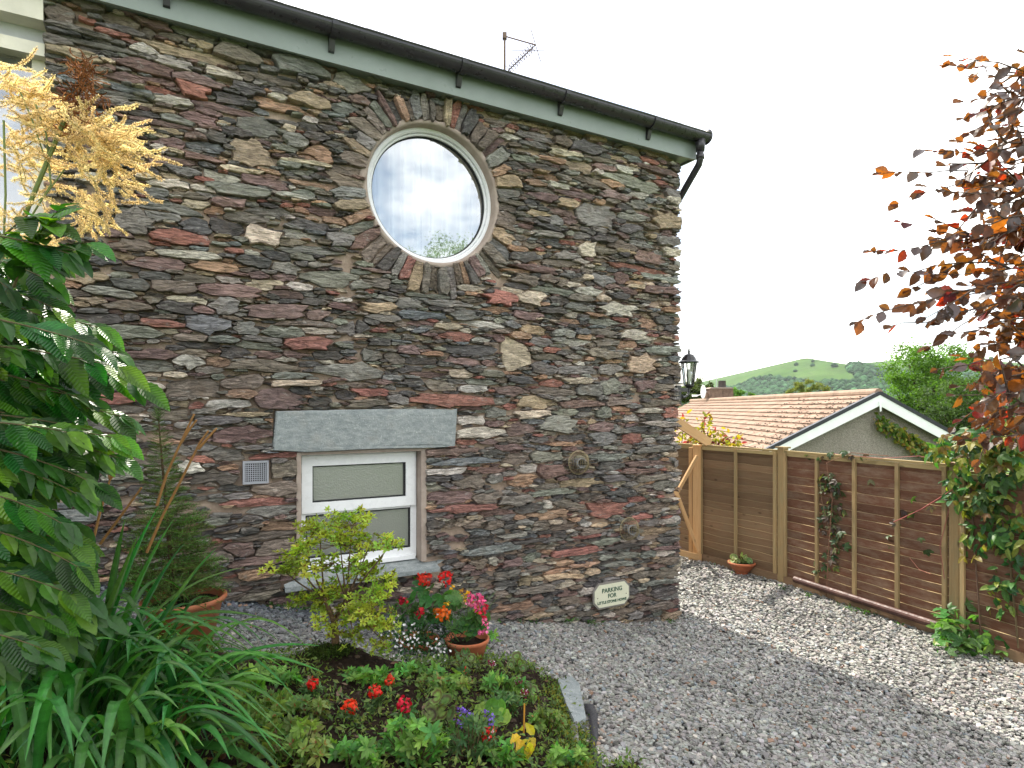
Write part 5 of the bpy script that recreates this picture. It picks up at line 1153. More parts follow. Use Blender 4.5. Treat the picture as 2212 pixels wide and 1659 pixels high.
# ================================================================== STRAP LEAVED CLUMP
def blade_mesh(pts, w, col, up=(0, -.3, 1), fold=.28):
    pts = [Vector(p) for p in pts]; n = len(pts); m = MB(); v = []; f = []
    for i, p in enumerate(pts):
        u = i / (n - 1); d = (pts[min(i + 1, n - 1)] - pts[max(i - 1, 0)]).normalized(); sd = d.cross(Vector(up)); sd = sd.normalized() if sd.length > 1e-4 else Vector((1, 0, 0)); nn = sd.cross(d)
        ww = w / 2 * (min(1, .55 + u * 1.6)) * (1 - max(0, (u - .55) / .45) ** 1.8) + .0006
        v += [p - sd * ww + nn * ww * fold, p, p + sd * ww + nn * ww * fold]
    for i in range(n - 1):
        for j in range(2): f.append((3 * i + j, 3 * i + j + 1, 3 * i + j + 4, 3 * i + j + 3))
    k = np.array(col)[None] * np.repeat(np.linspace(.85, 1.12, n), 3)[:, None] * np.tile([.92, 1.3, .92], n)[:, None]
    m.add(v, f, k); return m.mesh('strap_leaf', L_BLADE)
cb = B(190, 1640); dc = thing('daylily_clump', 'big clump of long arching green strap leaves at the lower left', 'plant', cb)
gcol = lambda: np.array(random.choice(((.034, .125, .019), (.046, .155, .022), (.028, .105, .020), (.07, .185, .03)))) * random.uniform(.85, 1.15)
hero = [(250, 1560, 300, 1270, 568, 1334, 2.2, 2.1, .030), (215, 1660, 330, 1330, 455, 1195, 2.1, 2.3, .03), (180, 1560, 250, 1250, 345, 1090, 2.1, 2.3, .028), (150, 1560, 230, 1330, 300, 1150, 2.0, 2.2, .03), (230, 1480, 330, 1260, 530, 1225, 2.2, 2.4, .018),
        (300, 1600, 420, 1330, 700, 1453, 2.1, 2.15, .026), (300, 1640, 440, 1420, 575, 1500, 2.0, 2.0, .028), (235, 1500, 300, 1380, 345, 1620, 2.0, 1.75, .034), (260, 1660, 420, 1510, 620, 1600, 1.95, 1.9, .030), (300, 1659, 470, 1540, 640, 1720, 1.9, 1.8, .030),
        (140, 1720, 90, 1500, 165, 1440, 1.8, 1.8, .03), (60, 1720, 30, 1500, 60, 1380, 1.75, 1.8, .03), (330, 1580, 470, 1400, 625, 1415, 2.1, 2.2, .024), (330, 1560, 480, 1370, 690, 1395, 2.15, 2.3, .022), (250, 1640, 330, 1500, 580, 1570, 2.0, 2.0, .024),
        (110, 1740, 200, 1540, 310, 1640, 1.75, 1.6, .032), (200, 1740, 260, 1600, 420, 1700, 1.75, 1.65, .03), (20, 1740, 120, 1600, 200, 1760, 1.65, 1.55, .03), (310, 1530, 340, 1420, 390, 1330, 2.15, 2.25, .028), (270, 1560, 330, 1420, 352, 1370, 2.1, 2.2, .026), (230, 1500, 270, 1280, 380, 1115, 2.15, 2.3, .03), (250, 1480, 300, 1300, 400, 1170, 2.15, 2.3, .028), (210, 1480, 240, 1270, 270, 1120, 2.15, 2.25, .03), (260, 1500, 360, 1300, 470, 1180, 2.15, 2.3, .026), (240, 1460, 330, 1290, 425, 1330, 2.15, 2.3, .022), (190, 1500, 190, 1300, 215, 1200, 2.1, 2.2, .03), (340, 1600, 480, 1420, 610, 1480, 2.0, 2.05, .028), (330, 1640, 420, 1470, 560, 1440, 2.0, 2.05, .026)]
for (x0, y0, x1, y1, x2, y2, Ya, Yb_, w) in hero:
    pts = bez(P(x0, y0, Ya), P(x1, y1, (Ya + Yb_) / 2 + .03), P(x2, y2, Yb_), 14); me = blade_mesh([p - pts[0] for p in pts], w, gcol()); o = inst(me, 'strap_leaf', dc, Matrix.Translation(pts[0] - cb))
var = []
for k in range(16):
    Lb = random.uniform(.36, .66); ar = random.uniform(.25, 1.0); pts = bez((0, 0, 0), (Lb * .22, 0, Lb * (1.05 - .35 * ar)), (Lb * (.35 + .5 * ar), random.uniform(-.04, .04), Lb * (.95 - 1.05 * ar)), 12)
    c = gcol() if k < 14 else np.array((.20, .13, .05)); var.append(blade_mesh(pts, random.uniform(.018, .028), c, (-.4, 0, 1)))
for _ in range(262):
    x, y = random.choice(((random.uniform(-40, 330), random.uniform(1500, 1760)), (random.uniform(120, 340), random.uniform(1440, 1640)), (random.uniform(150, 420), random.uniform(1540, 1760))))
    p = B(x, y); a = random.gauss(.1, .9) if random.random() < .6 else random.uniform(0, 6.28)
    inst(random.choices(var, [1] * 14 + [.06] * 2)[0], 'strap_leaf', dc, Matrix.Translation(p - cb - Vector((0, 0, .01))) @ Matrix.Rotation(a, 4, 'Z') @ Matrix.Scale(random.uniform(.75, 1.1), 4))
def cropD(x, y, Y): return P(.36 * x, 531 + .36 * y, Y)
for pl in ([(560, 1760), (600, 1600), (660, 1400)], [(660, 1400), (650, 1300), (690, 1215)], [(660, 1400), (720, 1320), (780, 1240)], [(880, 1840), (975, 1620), (1090, 1400), (1200, 1180), (1250, 1110)], [(1190, 1220), (1250, 1150), (1300, 1095)], [(940, 1560), (1000, 1370), (1080, 1190), (1165, 1010)], [(1080, 1190), (1130, 1110), (1180, 1045)], [(600, 1790), (740, 1600), (850, 1450)]):
    pts = [cropD(x, y, 2.25) - cb for x, y in pl]; m = MB(); n_ = len(pts); m.tube(pts, [.0052 - .0018 * i / (n_ - 1) for i in range(n_)], 6, (.30, .15, .05)); m.build('dried_stalk', M_STEMG, dc)

# ================================================================== POTTED SPRUCE
YC = 3.22; pc = P(398, 1288, YC); pzb = float(tz(pc.x, pc.y))
def pot(name, label, c, r, h, rb, n=28, group=None, rim=.03):
    t = thing(name, label, 'plant pot', c, random.uniform(0, 6), group)
    m = MB(); m.lathe([(0, .002), (rb, 0), (rb + (r - rb) * .75, h - rim - .012), (r * .985, h - rim), (r * 1.03, h - rim * .6), (r * 1.03, h - .006), (r * .99, h), (r * .93, h - .004), (r * .90, h - .05), (0, h - .05)], n); m.build('body', M_TERRA, t, True)
    m = MB(); v = [(0, 0, h - .035)]; f = []; k = 14
    for q in (.5, .9):
        for i in range(k): v.append((r * q * math.cos(2 * math.pi * i / k), r * q * math.sin(2 * math.pi * i / k), h - .04 + random.uniform(-.01, .014)))
    f = [(0, 1 + i, 1 + (i + 1) % k) for i in range(k)] + [(1 + i, 1 + k + i, 1 + k + (i + 1) % k, 1 + (i + 1) % k) for i in range(k)]
    m.add(v, f); m.build('soil', M_SOIL, t); return t
pot('terracotta_pot', 'large terracotta pot with the little spruce against the wall', (pc.x, pc.y, pzb - .02), .196, pc.z - pzb + .02, .125)
spb = Vector((pc.x - .05, pc.y, pc.z - .04)); top = P(341, 890, YC); Hs = top.z - spb.z
spr = thing('potted_spruce', 'young dark green spruce growing in the large terracotta pot', 'conifer', spb)
m = MB(); lean = (top.x - spb.x); axp = lambda u: Vector((lean * u + .0, .0, Hs * u)); m.tube([axp(u) for u in np.linspace(0, 1, 9)], [.014 - .0115 * u for u in np.linspace(0, 1, 9)], 7, (.08, .05, .03)); m.build('trunk', M_BARK, spr)
def needle_branch(Lb, k):
    m = MB(); rr = random.Random(k); nd = []; axes = [(Vector((0, 0, 0)), Vector((Lb, 0, -.02)))]
    for i in range(5):
        u = .3 + .13 * i
        for s in (-1, 1): a = Vector((Lb * u, 0, -.01)); axes.append((a, a + Vector((.7, s * .75, rr.uniform(-.1, .25))) * Lb * (.42 - .3 * (u - .3))))
    for a, b in axes:
        m.tube([a, b], [.0018, .0008], 3, (.10, .07, .035), cap=False); d = (b - a); q = max(int(d.length / .0032), 6)
        for i in range(q):
            p = a.lerp(b, (i + .5) / q); nd.append((p, d.normalized() * .8 + Vector((rr.gauss(0, .6), rr.gauss(0, .6), rr.gauss(.2, .55)))))
    tv = [(0, -.0014, 0), (.017, 0, 0), (0, .0014, .0004)]; M = [[list(r) for r in frame(p, d, (rr.gauss(0, .3), rr.gauss(0, .3), 1))] for p, d in nd]
    m.scatter(tv, [(0, 1, 2)], M, [np.array((.085, .175, .035)) * rr.uniform(.7, 1.5) for _ in nd]); return m.mesh('branch', L_NEEDLE)
br = [needle_branch(.20, k) for k in range(6)]
for i in range(260):
    u = (i / 260) ** 1.15; p = axp(.06 + .92 * u); a = i * 2.399 + random.uniform(-.4, .4); ln = (1.32 * (1 - u) ** .55 if u < .45 else .98 * (1 - u) ** .85 + .12) * random.uniform(.7, 1.1)
    d = Vector((math.cos(a), math.sin(a), random.uniform(-.15, .25) + .55 * u ** 2)); inst(random.choice(br), 'branch', spr, frame(p, d, (0, 0, 1), max(ln, .16)))
for k in range(3): inst(br[k], 'branch', spr, frame(axp(.93), Vector((random.uniform(-.15, .15), random.uniform(-.15, .15), 1)), rv(1), .5))
# ================================================================== BED PLANTS
def whorl_mesh(nl, L, W, col, mt, k, tip=(.20, .10, .03), sub=1):
    m = MB(); rr = random.Random(k); tv, tf = leaf_t(L, W, 4, 0, .2, .25, 0, .55)
    M = []; cc = []; cen = [Vector((0, 0, 0))] if sub == 1 else [Vector((.03 * math.cos(q * 2.1 + k), .03 * math.sin(q * 2.1 + k), rr.uniform(-.008, .012))) for q in range(sub)]
    for i in range(nl * sub):
        a = i * 2.399 + rr.uniform(-.3, .3); el = rr.uniform(.05, .9); d = Vector((math.cos(a) * math.cos(el), math.sin(a) * math.cos(el), math.sin(el))); s = rr.uniform(.7, 1.1)
        M.append([list(r) for r in frame(cen[i % sub], d, Vector((0, 0, 1)) - d * .3, s)]); cc.append(np.array(col) * rr.uniform(.75, 1.3))
    m.scatter(tv, tf, M, cc)
    if tip is not None:
        tv, tf = leaf_t(L * .4, W * .6, 2); m.scatter(tv, tf, [[list(r) for r in frame(cen[q % sub] + Vector((0, 0, .003)), Vector((rr.gauss(0, .7), rr.gauss(0, .7), 1)), rv(1))] for q in range(3 * sub)], [np.array(tip)] * (3 * sub))
    return m.mesh('leaf_cluster', mt)
AZ = [whorl_mesh(9, .031, .0120, c, L_SOFT, k, sub=3) for k, c in enumerate(((.30, .38, .045), (.25, .35, .045), (.34, .40, .05), (.21, .31, .04), (.28, .32, .04)))]
AZD = [whorl_mesh(8, .042, .018, c, L_SOFT, 10 + k, t) for k, (c, t) in enumerate((((.14, .235, .05), (.28, .13, .06)), ((.115, .21, .045), (.24, .12, .05)), ((.165, .26, .055), None), ((.20, .24, .07), (.31, .17, .09))))]
ab = B(727, 1400); Ya = ab.y
az = thing('azalea_tree', 'small bonsai shaped azalea with lime green leaf tiers before the lower window', 'tree', ab)
tiers = [(690, 1140, 42, 26, 24), (760, 1135, 48, 26, 26), (735, 1175, 80, 22, 34), (660, 1185, 34, 20, 14), (608, 1228, 22, 14, 11), (640, 1212, 25, 12, 9), (800, 1172, 34, 14, 12), (850, 1166, 18, 6, 8), (720, 1215, 60, 16, 18), (775, 1235, 52, 20, 20), (785, 1285, 58, 24, 26), (838, 1268, 24, 18, 10),
         (700, 1285, 46, 14, 16), (655, 1282, 20, 10, 8), (730, 1335, 40, 20, 14), (795, 1335, 48, 22, 20), (845, 1345, 26, 16, 9), (830, 1385, 24, 12, 8), (765, 1372, 26, 10, 7), (690, 1305, 25, 10, 6)]
tb = MB(); fork = P(722, 1345, Ya) - ab; tb.tube([(0, 0, -.05), P(724, 1378, Ya) - ab, fork], [.026, .020, .017], 9, (.16, .10, .055))
for f2 in (P(700, 1290, Ya - .03) - ab, P(748, 1295, Ya + .02) - ab): tb.tube([fork, f2], [.015, .010], 7, (.15, .095, .05))
for (x, y, rx, ry, k) in tiers:
    c = P(x, y, Ya + random.uniform(-.10, .10)) - ab; s0 = P(700 if x < 715 else 748, 1290, Ya) - ab
    tb.tube(bez(s0, (s0 + c) / 2 + Vector((0, 0, -.03)), c, 5), [.006, .005, .0045, .004, .003, .002], 5, (.13, .085, .05))
    for _ in range(int(k * .82)):
        a = random.uniform(0, 6.28); q = math.sqrt(random.random()); p = P(x + rx * q * math.cos(a), y + ry * q * math.sin(a), Ya) - ab + Vector((0, random.uniform(-.5, .5) * rx / F * Ya * 2, 0)); p.y += c.y
        tb.tube([c, (c + p) / 2 + Vector((0, 0, -.008)), p], .0014, 3, (.11, .07, .04), cap=False)
        inst(random.choice(AZ), 'leaf_cluster', az, frame(p, rv(.6) + Vector((0, -.1, 0)), Vector((0, -.25, 1)) + rv(.3), random.uniform(.75, 1.15)) @ Matrix.Rotation(random.uniform(0, 6), 4, 'Z'))
tb.build('trunk', M_BARK, az)
# moss and roots at its foot
def tuft_stuff(name, spots, n, size, col, mt, parent=None, tall=1.0):
    m = MB(); tv, tf = quadleaf(1, .45, .2); pos = []
    for _ in range(n):
        x, y, rx, ry = random.choice(spots); p = B(x + random.gauss(0, rx * .5), y + random.gauss(0, ry * .5)); pos.append(p + Vector((0, 0, random.uniform(0, .03) * tall)))
    pos = np.array(pos); m.scatter(tv, tf, rand_mats(n, pos, rng.uniform(.6, 1.4, n) * size, .1, np.array([0, 0, .5 * tall])), np.array(col)[None] * rng.lognormal(0, .3, n)[:, None] * rng.uniform(.85, 1.15, (n, 3)))
    return tag(m.build(name, mt, parent), kind='stuff')
M_MOSS = leafmat('moss_tip', .8, .1, .2, var=.1)
tuft_stuff('moss', [(710, 1412, 40, 14), (690, 1420, 30, 12), (740, 1408, 25, 10)], 1500, .016, (.035, .06, .012), M_MOSS)

# low ground cover over the soil
k = 42000; X = rng.uniform(-3.0, .7, k); Y = rng.uniform(1.6, 5.2, k); ok = in_bed(X, Y) & (np.abs(X) < .9 * Y + .2)
nz_ = np.sin(X * 9 + 1) * np.sin(Y * 8) + np.sin(X * 17 + Y * 13) * .6 + rng.normal(0, .45, k); ok &= (nz_ > -.40) & ~((np.hypot((X - MOUND.x - .12) / .30, (Y - MOUND.y + .12) / .22) < 1)); X, Y = X[ok], Y[ok]; k = len(X)
m = MB(); tv, tf = leaf_t(1, .42, 2, 0, .2, .3); pos = np.c_[X, Y, bz(X, Y) + rng.uniform(.0, .05, k)]
cols = np.array([(.085, .18, .04), (.12, .22, .05), (.07, .14, .04), (.15, .215, .045)])[rng.integers(0, 4, k)] * rng.lognormal(0, .22, k)[:, None]
m.scatter(tv, tf, rand_mats(k, pos, rng.uniform(.014, .036, k), .25, np.array([0, 0, .35])), cols); tag(m.build('ground_cover', L_SOFT), kind='stuff')
# crumbs of soil, twigs and fallen leaves
k = 2600; X = rng.uniform(-1.9, .6, k); Y = rng.uniform(2.4, 4.9, k); ok = in_bed(X, Y); X, Y = X[ok], Y[ok]; k = len(X); m = MB(); tvb, tfb = blob_template(6, 8)
M = np.zeros((k, 4, 4)); s = rng.lognormal(math.log(.006), .5, k); M[:, 0, 0] = s * 1.3; M[:, 1, 1] = s; M[:, 2, 2] = s * .8; M[:, :3, 3] = np.c_[X, Y, bz(X, Y) + .002]; M[:, 3, 3] = 1
m.scatter(tvb, tfb, M, np.array([.035, .023, .016])[None] * rng.lognormal(0, .5, k)[:, None]); tag(m.build('soil_crumbs', M_ATTR), kind='stuff')
k = 170; m = MB(); tv, tf = leaf_t(.035, .018, 3, 0, .5, -.4); pos = []
for _ in range(k): pos.append(B(random.uniform(360, 1230), random.uniform(1430, 1650)) + Vector((0, 0, .008)))
m.scatter(tv, tf, rand_mats(k, np.array(pos), rng.uniform(.6, 1.4, k), .9), np.array([(.20, .12, .06), (.27, .20, .13), (.12, .07, .04)])[rng.integers(0, 3, k)]); tag(m.build('fallen_leaves', L_SOFT), kind='stuff')
k = 110; m = MB(); pos = [G(x, y) + Vector((0, 0, .02)) for x, y in ((random.uniform(1080, 2200), random.uniform(1340, 1650)) for _ in range(400)) if not bool(in_bed(G(x, y).x, G(x, y).y))][:k]
k = len(pos); m.scatter(tv, tf, rand_mats(k, np.array(pos), rng.uniform(.4, 1.0, k), .9), np.array([(.20, .10, .05), (.27, .20, .13), (.12, .06, .04)])[rng.integers(0, 3, k)]); tag(m.build('drive_leaves', L_SOFT), kind='stuff')

# small shrubs of whorled leaves
def low_shrub(name, label, x, y, rx, ry, n, set_, h=.12, group=None, cat='shrub'):
    b = B(x, y + ry * .7); t = thing(name, label, cat, b, 0, group); st = MB()
    for _ in range(n):
        a = random.uniform(0, 6.28); q = math.sqrt(random.random()); dx, dy = rx * q * math.cos(a), ry * q * math.sin(a)
        p = P(x + dx, y + dy, b.y + random.uniform(-.10, .08) * rx / 60) - b
        g = float(bz(p.x + b.x, p.y + b.y)) - b.z; p.z = max(p.z, g + .02)
        r0 = Vector((p.x * .35, p.y * .35, float(bz(b.x + p.x * .35, b.y + p.y * .35)) - b.z - .02))
        st.tube(bez(r0, (r0 + p) / 2 + Vector((0, 0, .02)), p, 3), .0017, 3, (.10, .07, .035), cap=False)
        inst(random.choice(set_), 'leaf_cluster', t, frame(p, rv(1), Vector((0, -.3, 1)) + rv(.4), random.uniform(.7, 1.05)))
    st.build('stems', M_BARK, t); return t
FRESH = [whorl_mesh(8, .044, .018, c, L_SOFT, 30 + k, None) for k, c in enumerate(((.11, .25, .045), (.14, .28, .05), (.09, .21, .045)))]
low_shrub('dwarf_azalea', 'dwarf azalea with reddish leaf tips spreading at the bottom of the bed left of centre', 640, 1605, 75, 50, 85, AZD)
low_shrub('dwarf_azalea', 'dwarf azalea behind the verbena, below the red flower by the soil mound', 560, 1555, 45, 28, 26, AZD)
low_shrub('dwarf_azalea', 'fresh green dwarf azalea at the bottom edge below the variegated geranium', 890, 1605, 72, 48, 80, FRESH)
low_shrub('dwarf_azalea', 'sparse dwarf azalea seedling between the two low red verbena heads on the left', 665, 1535, 40, 25, 24, AZD)
low_shrub('leafy_sprig', 'light green leafy sprig in front of the right terracotta pot', 1035, 1385, 42, 22, 26, FRESH, cat='plant')
low_shrub('trailing_weed', 'small leafy weed at the lower right end of the bed by the kerb', 1225, 1640, 40, 26, 30, FRESH, cat='plant')
low_shrub('low_herb', 'small bright herb at the left foot of the soil mound', 600, 1460, 45, 18, 30, FRESH, cat='plant')
low_shrub('low_herb', 'wide patch of small leaves along the back edge of the bed behind the cut stem', 900, 1452, 55, 14, 34, FRESH, cat='plant')
low_shrub('low_herb', 'olive leaved herb below the lime geranium and above the dwarf azaleas', 600, 1520, 40, 20, 26, AZD, cat='plant')
low_shrub('low_herb', 'dark green herb at the very bottom of the bed between two azaleas', 770, 1630, 50, 30, 40, FRESH, cat='plant')
low_shrub('low_herb', 'leafy herb beside the mossy edge right of the orange cane', 1180, 1560, 35, 24, 28, AZD, cat='plant')
low_shrub('low_herb', 'leafy herb below the cane and left of the yellowing plant', 1085, 1630, 40, 26, 30, FRESH, cat='plant')
low_shrub('low_herb', 'low green herb in the middle of the bed right of the soil mound', 960, 1475, 60, 22, 40, AZD, cat='plant')
low_shrub('low_herb', 'feathery green herb patch beside the wide gravel drive', 1085, 1480, 45, 22, 40, FRESH, cat='plant')
low_shrub('low_herb', 'grey green herb behind the red verbena heads in mid bed', 800, 1465, 60, 20, 38, FRESH, cat='plant')

# round leaved geraniums
def round_leaf(r, col, zone=None, k=0, n=16):
    rr = random.Random(k); v = [(0, 0, 0)]; c = [np.array(col) * .8]; f = []
    for q in (.4, .7, 1.0):
        for i in range(n):
            a = .25 + (2 * math.pi - .5) * i / (n - 1); e = q * r * (1 + (.07 * math.cos(a * 9) if q == 1 else 0)); v.append((e * math.cos(a), e * math.sin(a), .28 * r * q * q + .05 * r * q * math.cos(a * 9) + rr.uniform(-.01, .01) * r))
            c.append(np.array(zone if (zone is not None and q == .7) else col) * rr.uniform(.9, 1.1))
    for i in range(n - 1):
        f.append((0, 1 + i, 2 + i))
        for j in range(2): o = 1 + j * n + i; f.append((o, o + n, o + n + 1, o + 1))
    m = MB(); m.add(v, f, np.array(c)); return m.mesh('leaf', L_SOFT)
RG = [round_leaf(.050, c, z, k) for k, (c, z) in enumerate((((.055, .17, .04), (.045, .12, .035)), ((.065, .19, .045), (.055, .13, .04)), ((.075, .21, .05), None)))]
RLIME = [round_leaf(.036, c, None, 9 + k) for k, c in enumerate(((.16, .30, .05), (.19, .33, .06), (.13, .26, .045)))]
RZON = [round_leaf(.030, c, (.09, .06, .035), 20 + k) for k, c in enumerate(((.15, .26, .07), (.18, .28, .08), (.12, .22, .06)))]
def geranium(name, label, base, leaves, set_, Yd, stemcol=(.09, .17, .04), cat='plant', size=(.75, 1.1), group=None):
    t = thing(name, label, cat, base, 0, group); st = MB(); b = Vector(base)
    for (x, y) in leaves:
        p = P(x, y, Yd + random.uniform(-.06, .05)) - b; st.tube(bez((random.uniform(-.02, .02), random.uniform(-.02, .02), -.01), (p.x * .4, p.y * .4, p.z * .75), p, 5), .0022, 4, stemcol, cap=False)
        inst(random.choice(set_), 'leaf', t, frame(p, rv(1), Vector((p.x * 1.2, -.75, .75)) + rv(.35), random.uniform(*size)))
    st.build('stems', M_STEMG, t); return t
def flower_head(t, p, r, n, col, name='flower_head', petal=(.016, .012), dome=.6, centre=None, up=Vector((0, -.45, .9))):
    m = MB(); tv, tf = leaf_t(petal[0], petal[1], 3, 0, -.3, .25, 0, .65); M = []; cc = []; up = up.normalized()
    for i in range(n):
        z = 1 - (i + .5) / n * (1 + dome); a = i * 2.399; s = math.sqrt(max(1 - z * z, 0)); d = Vector((s * math.cos(a), s * math.sin(a), z)); d = up.to_track_quat('Z', 'Y') @ d
        q = d * r * random.uniform(.7, 1.0); M.append([list(x) for x in frame(q, d.cross(rv(1)) + d * .25, d + rv(.4), random.uniform(.8, 1.25))]); cc.append(np.array(col) * random.uniform(.75, 1.15))
    m.scatter(tv, tf, M, cc)
    if centre is not None:
        tv, tf = blob_template(6, 2); m.scatter(tv, tf, [[list(x) for x in Matrix.Translation(up * r * .45) @ Matrix.Scale(r * .42, 4)]], [np.array(centre)])
    o = m.build(name, M_PETAL, t); o.location = p; return o
def stem(t, a, b, r=.0022, c=(.09, .17, .04)):
    m = MB(); m.tube(bez(a, (Vector(a) + Vector(b)) / 2 + rv(.01), b, 5), r, 4, c, cap=False); m.build('stem', M_STEMG, t)
# two terracotta pots with flowers
pr = P(1008, 1376, 4.02); gz_ = float(tz(pr.x, pr.y)); hp = pr.z - gz_
pot('terracotta_pot', 'terracotta pot at the right of the flower group, pink blooms in it', (pr.x, pr.y, gz_), .142, hp, .095)
plf = P(905, 1378, 4.12); gl = float(tz(plf.x, plf.y)); pot('terracotta_pot', 'terracotta pot smothered in white bacopa, left of the other flower pot', (plf.x, plf.y, gl), .13, plf.z - gl, .09)
RED = (.62, .018, .012)
Yg1 = 4.08; b1 = Vector((plf.x, plf.y, plf.z - .03))
gl1 = [(905, 1268), (930, 1272), (920, 1300), (945, 1295), (965, 1282), (975, 1300), (895, 1290), (950, 1318), (905, 1312), (985, 1310), (890, 1320), (870, 1335), (930, 1325), (960, 1310), (915, 1285), (880, 1305), (940, 1340), (965, 1335), (985, 1290), (900, 1340)]
ge = geranium('red_geranium', 'tall geranium with two bright red flower heads in the left pot', b1, gl1, RG, Yg1)
for x, y in ((917, 1252), (962, 1248)):
    p = P(x, y, Yg1 - .05) - b1; stem(ge, (0, 0, 0), p); flower_head(ge, p, .045, 46, RED, petal=(.024, .020))
pe = thing('red_petunia', 'dark eyed red petunias low in the flower group, beside the white bacopa', 'plant', b1)
for x, y, q in ((907, 1324, 1), (868, 1294, .8), (876, 1298, .7), (840, 1352, .8), (805, 1352, .7)):
    p = P(x, y, Yg1 - .10) - b1; stem(pe, (0, 0, 0), p); flower_head(pe, p, .014 * q, 9, (.45, .012, .015), 'flower', (.034 * q, .03 * q), .1, (.02, .008, .01), Vector((0, -1, .4)))
m = MB(); tv, tf = leaf_t(.05, .024, 4); pos = np.array([P(880 + random.gauss(0, 30), 1335 + random.gauss(0, 22), Yg1 + random.uniform(-.08, .08)) - b1 for _ in range(150)])
m.scatter(tv, tf, rand_mats(150, pos, rng.uniform(.6, 1.1, 150), .4), np.array([.045, .12, .035])[None] * rng.lognormal(0, .3, 150)[:, None]); m.build('foliage', L_SOFT, pe)
ba = thing('white_bacopa', 'cascade of tiny white flowers spilling over the left pot', 'plant', b1)
n_ = 900; pos = []
for _ in range(n_):
    x, y = random.choice(((random.gauss(900, 38), random.gauss(1385, 26)), (random.gauss(925, 30), random.gauss(1400, 22)), (random.gauss(870, 22), random.gauss(1375, 22)))); pos.append(P(x, y, Yg1 - .12 - .0016 * max(y - 1350, 0) + random.uniform(-.05, .06)) - b1)
pos = np.array(pos); m = MB(); tv, tf = leaf_t(.022, .013, 2); m.scatter(tv, tf, rand_mats(n_, pos, rng.uniform(.6, 1.2, n_), .3), np.array([.05, .115, .035])[None] * rng.lognormal(0, .3, n_)[:, None]); m.build('foliage', L_SOFT, ba)
for i in range(95):
    p = Vector(pos[random.randrange(n_)]) + Vector((0, -.045, .008)); 
    if i == 0:
        m = MB(); tv, tf = leaf_t(.0095, .009, 2, 0, .1, 0, 0, .6); m.scatter(tv, tf, [[list(x) for x in frame((0, 0, 0), (math.cos(a), math.sin(a), .15), (0, 0, 1))] for a in np.arange(5) * 1.2566], np.full((5, 3), .78)); wfm = m.mesh('flower', M_PETAL)
    inst(wfm, 'flower', ba, frame(p, rv(1), Vector((0, -.9, .6)) + rv(.35), random.uniform(.8, 1.2)))
b2 = Vector((pr.x, pr.y, pr.z - .03)); Yp = 4.0
ma_ = thing('orange_marigold', 'ruffled orange marigold between the two pots', 'flower', b2)
p = P(958, 1327, Yp - .08) - b2; stem(ma_, (-.05, 0, 0), p); flower_head(ma_, p, .043, 70, (.80, .20, .012), petal=(.024, .017)); p = P(941, 1322, Yp - .02) - b2; stem(ma_, (-.05, 0, 0), p); flower_head(ma_, p, .02, 26, (.5, .11, .012))
m = MB(); tv, tf = leaf_t(.05, .012, 3); pos = np.array([P(955 + random.gauss(0, 24), 1362 + random.gauss(0, 14), Yp + random.uniform(-.1, .05)) - b2 for _ in range(150)]); m.scatter(tv, tf, rand_mats(150, pos, rng.uniform(.6, 1.1, 150), .3), np.array([.03, .06, .035])[None] * rng.lognormal(0, .3, 150)[:, None]); m.build('foliage', L_SOFT, ma_)
ym = thing('yellow_bidens', 'little yellow daisies rising behind the pink begonia', 'flower', b2)
for x, y in ((996, 1277), (1003, 1288), (1012, 1282), (1006, 1297), (1020, 1302), (1032, 1316), (1028, 1320), (965, 1303), (977, 1268)):
    p = P(x, y, Yp - .04) - b2; stem(ym, (0, 0, 0), p, .0012); flower_head(ym, p, .010, 8, (.75, .48, .015), 'flower', (.019, .011), .05, (.5, .25, .01), Vector((0, -.8, .6)))
m = MB(); pos = np.array([P(1000 + random.gauss(0, 22), 1325 + random.gauss(0, 20), Yp + random.uniform(-.05, .08)) - b2 for _ in range(260)]); tv, tf = leaf_t(.035, .006, 2); m.scatter(tv, tf, rand_mats(260, pos, rng.uniform(.6, 1.2, 260), .1), np.array([.09, .16, .04])[None] * rng.lognormal(0, .3, 260)[:, None]); m.build('foliage', L_SOFT, ym)
pk = thing('pink_begonia', 'pink and rose begonia blooms in the right pot', 'flower', b2)
for x, y, c, q in ((1017, 1290, (.80, .12, .32), 1), (1033, 1290, (.80, .14, .34), 1), (1022, 1305, (.82, .20, .38), 1.1), (1040, 1299, (.80, .13, .32), 1), (1030, 1312, (.78, .10, .28), 1), (1046, 1310, (.72, .03, .06), .9), (1042, 1326, (.68, .02, .03), 1), (1048, 1345, (.80, .16, .36), .9), (1050, 1362, (.8, .2, .4), .8), (1038, 1366, (.80, .14, .34), .7), (1012, 1302, (.82, .3, .45), .8)):
    p = P(x, y, Yp - .06) - b2; stem(pk, (0, 0, 0), p); flower_head(pk, p, .018 * q, 14, c, 'flower', (.024 * q, .021 * q), .5)
for x, y in ((1030, 1340), (1015, 1350), (1045, 1335), (1020, 1330), (1000, 1350), (990, 1358), (1012, 1362), (1028, 1358), (1042, 1352), (978, 1352), (1022, 1345)): p = P(x, y, Yp - .02) - b2; inst(random.choice(RG), 'leaf', pk, frame(p, rv(1), Vector((0, -.8, .6)), .9))
sg_ = thing('spiky_grass', 'thin grey green grass blades leaning out of the right pot', 'plant', b2)
for (x0, y0, x1, y1, x2, y2) in ((1005, 1370, 1020, 1310, 1055, 1265), (1010, 1370, 1035, 1320, 1075, 1272), (1000, 1368, 1010, 1310, 1035, 1272), (1008, 1372, 1030, 1340, 1082, 1283)):
    pts = bez(P(x0, y0, Yp), P(x1, y1, Yp - .02), P(x2, y2, Yp - .05), 8); inst(blade_mesh([q - pts[0] for q in pts], .010, (.14, .20, .09)), 'blade', sg_, Matrix.Translation(pts[0] - b2))

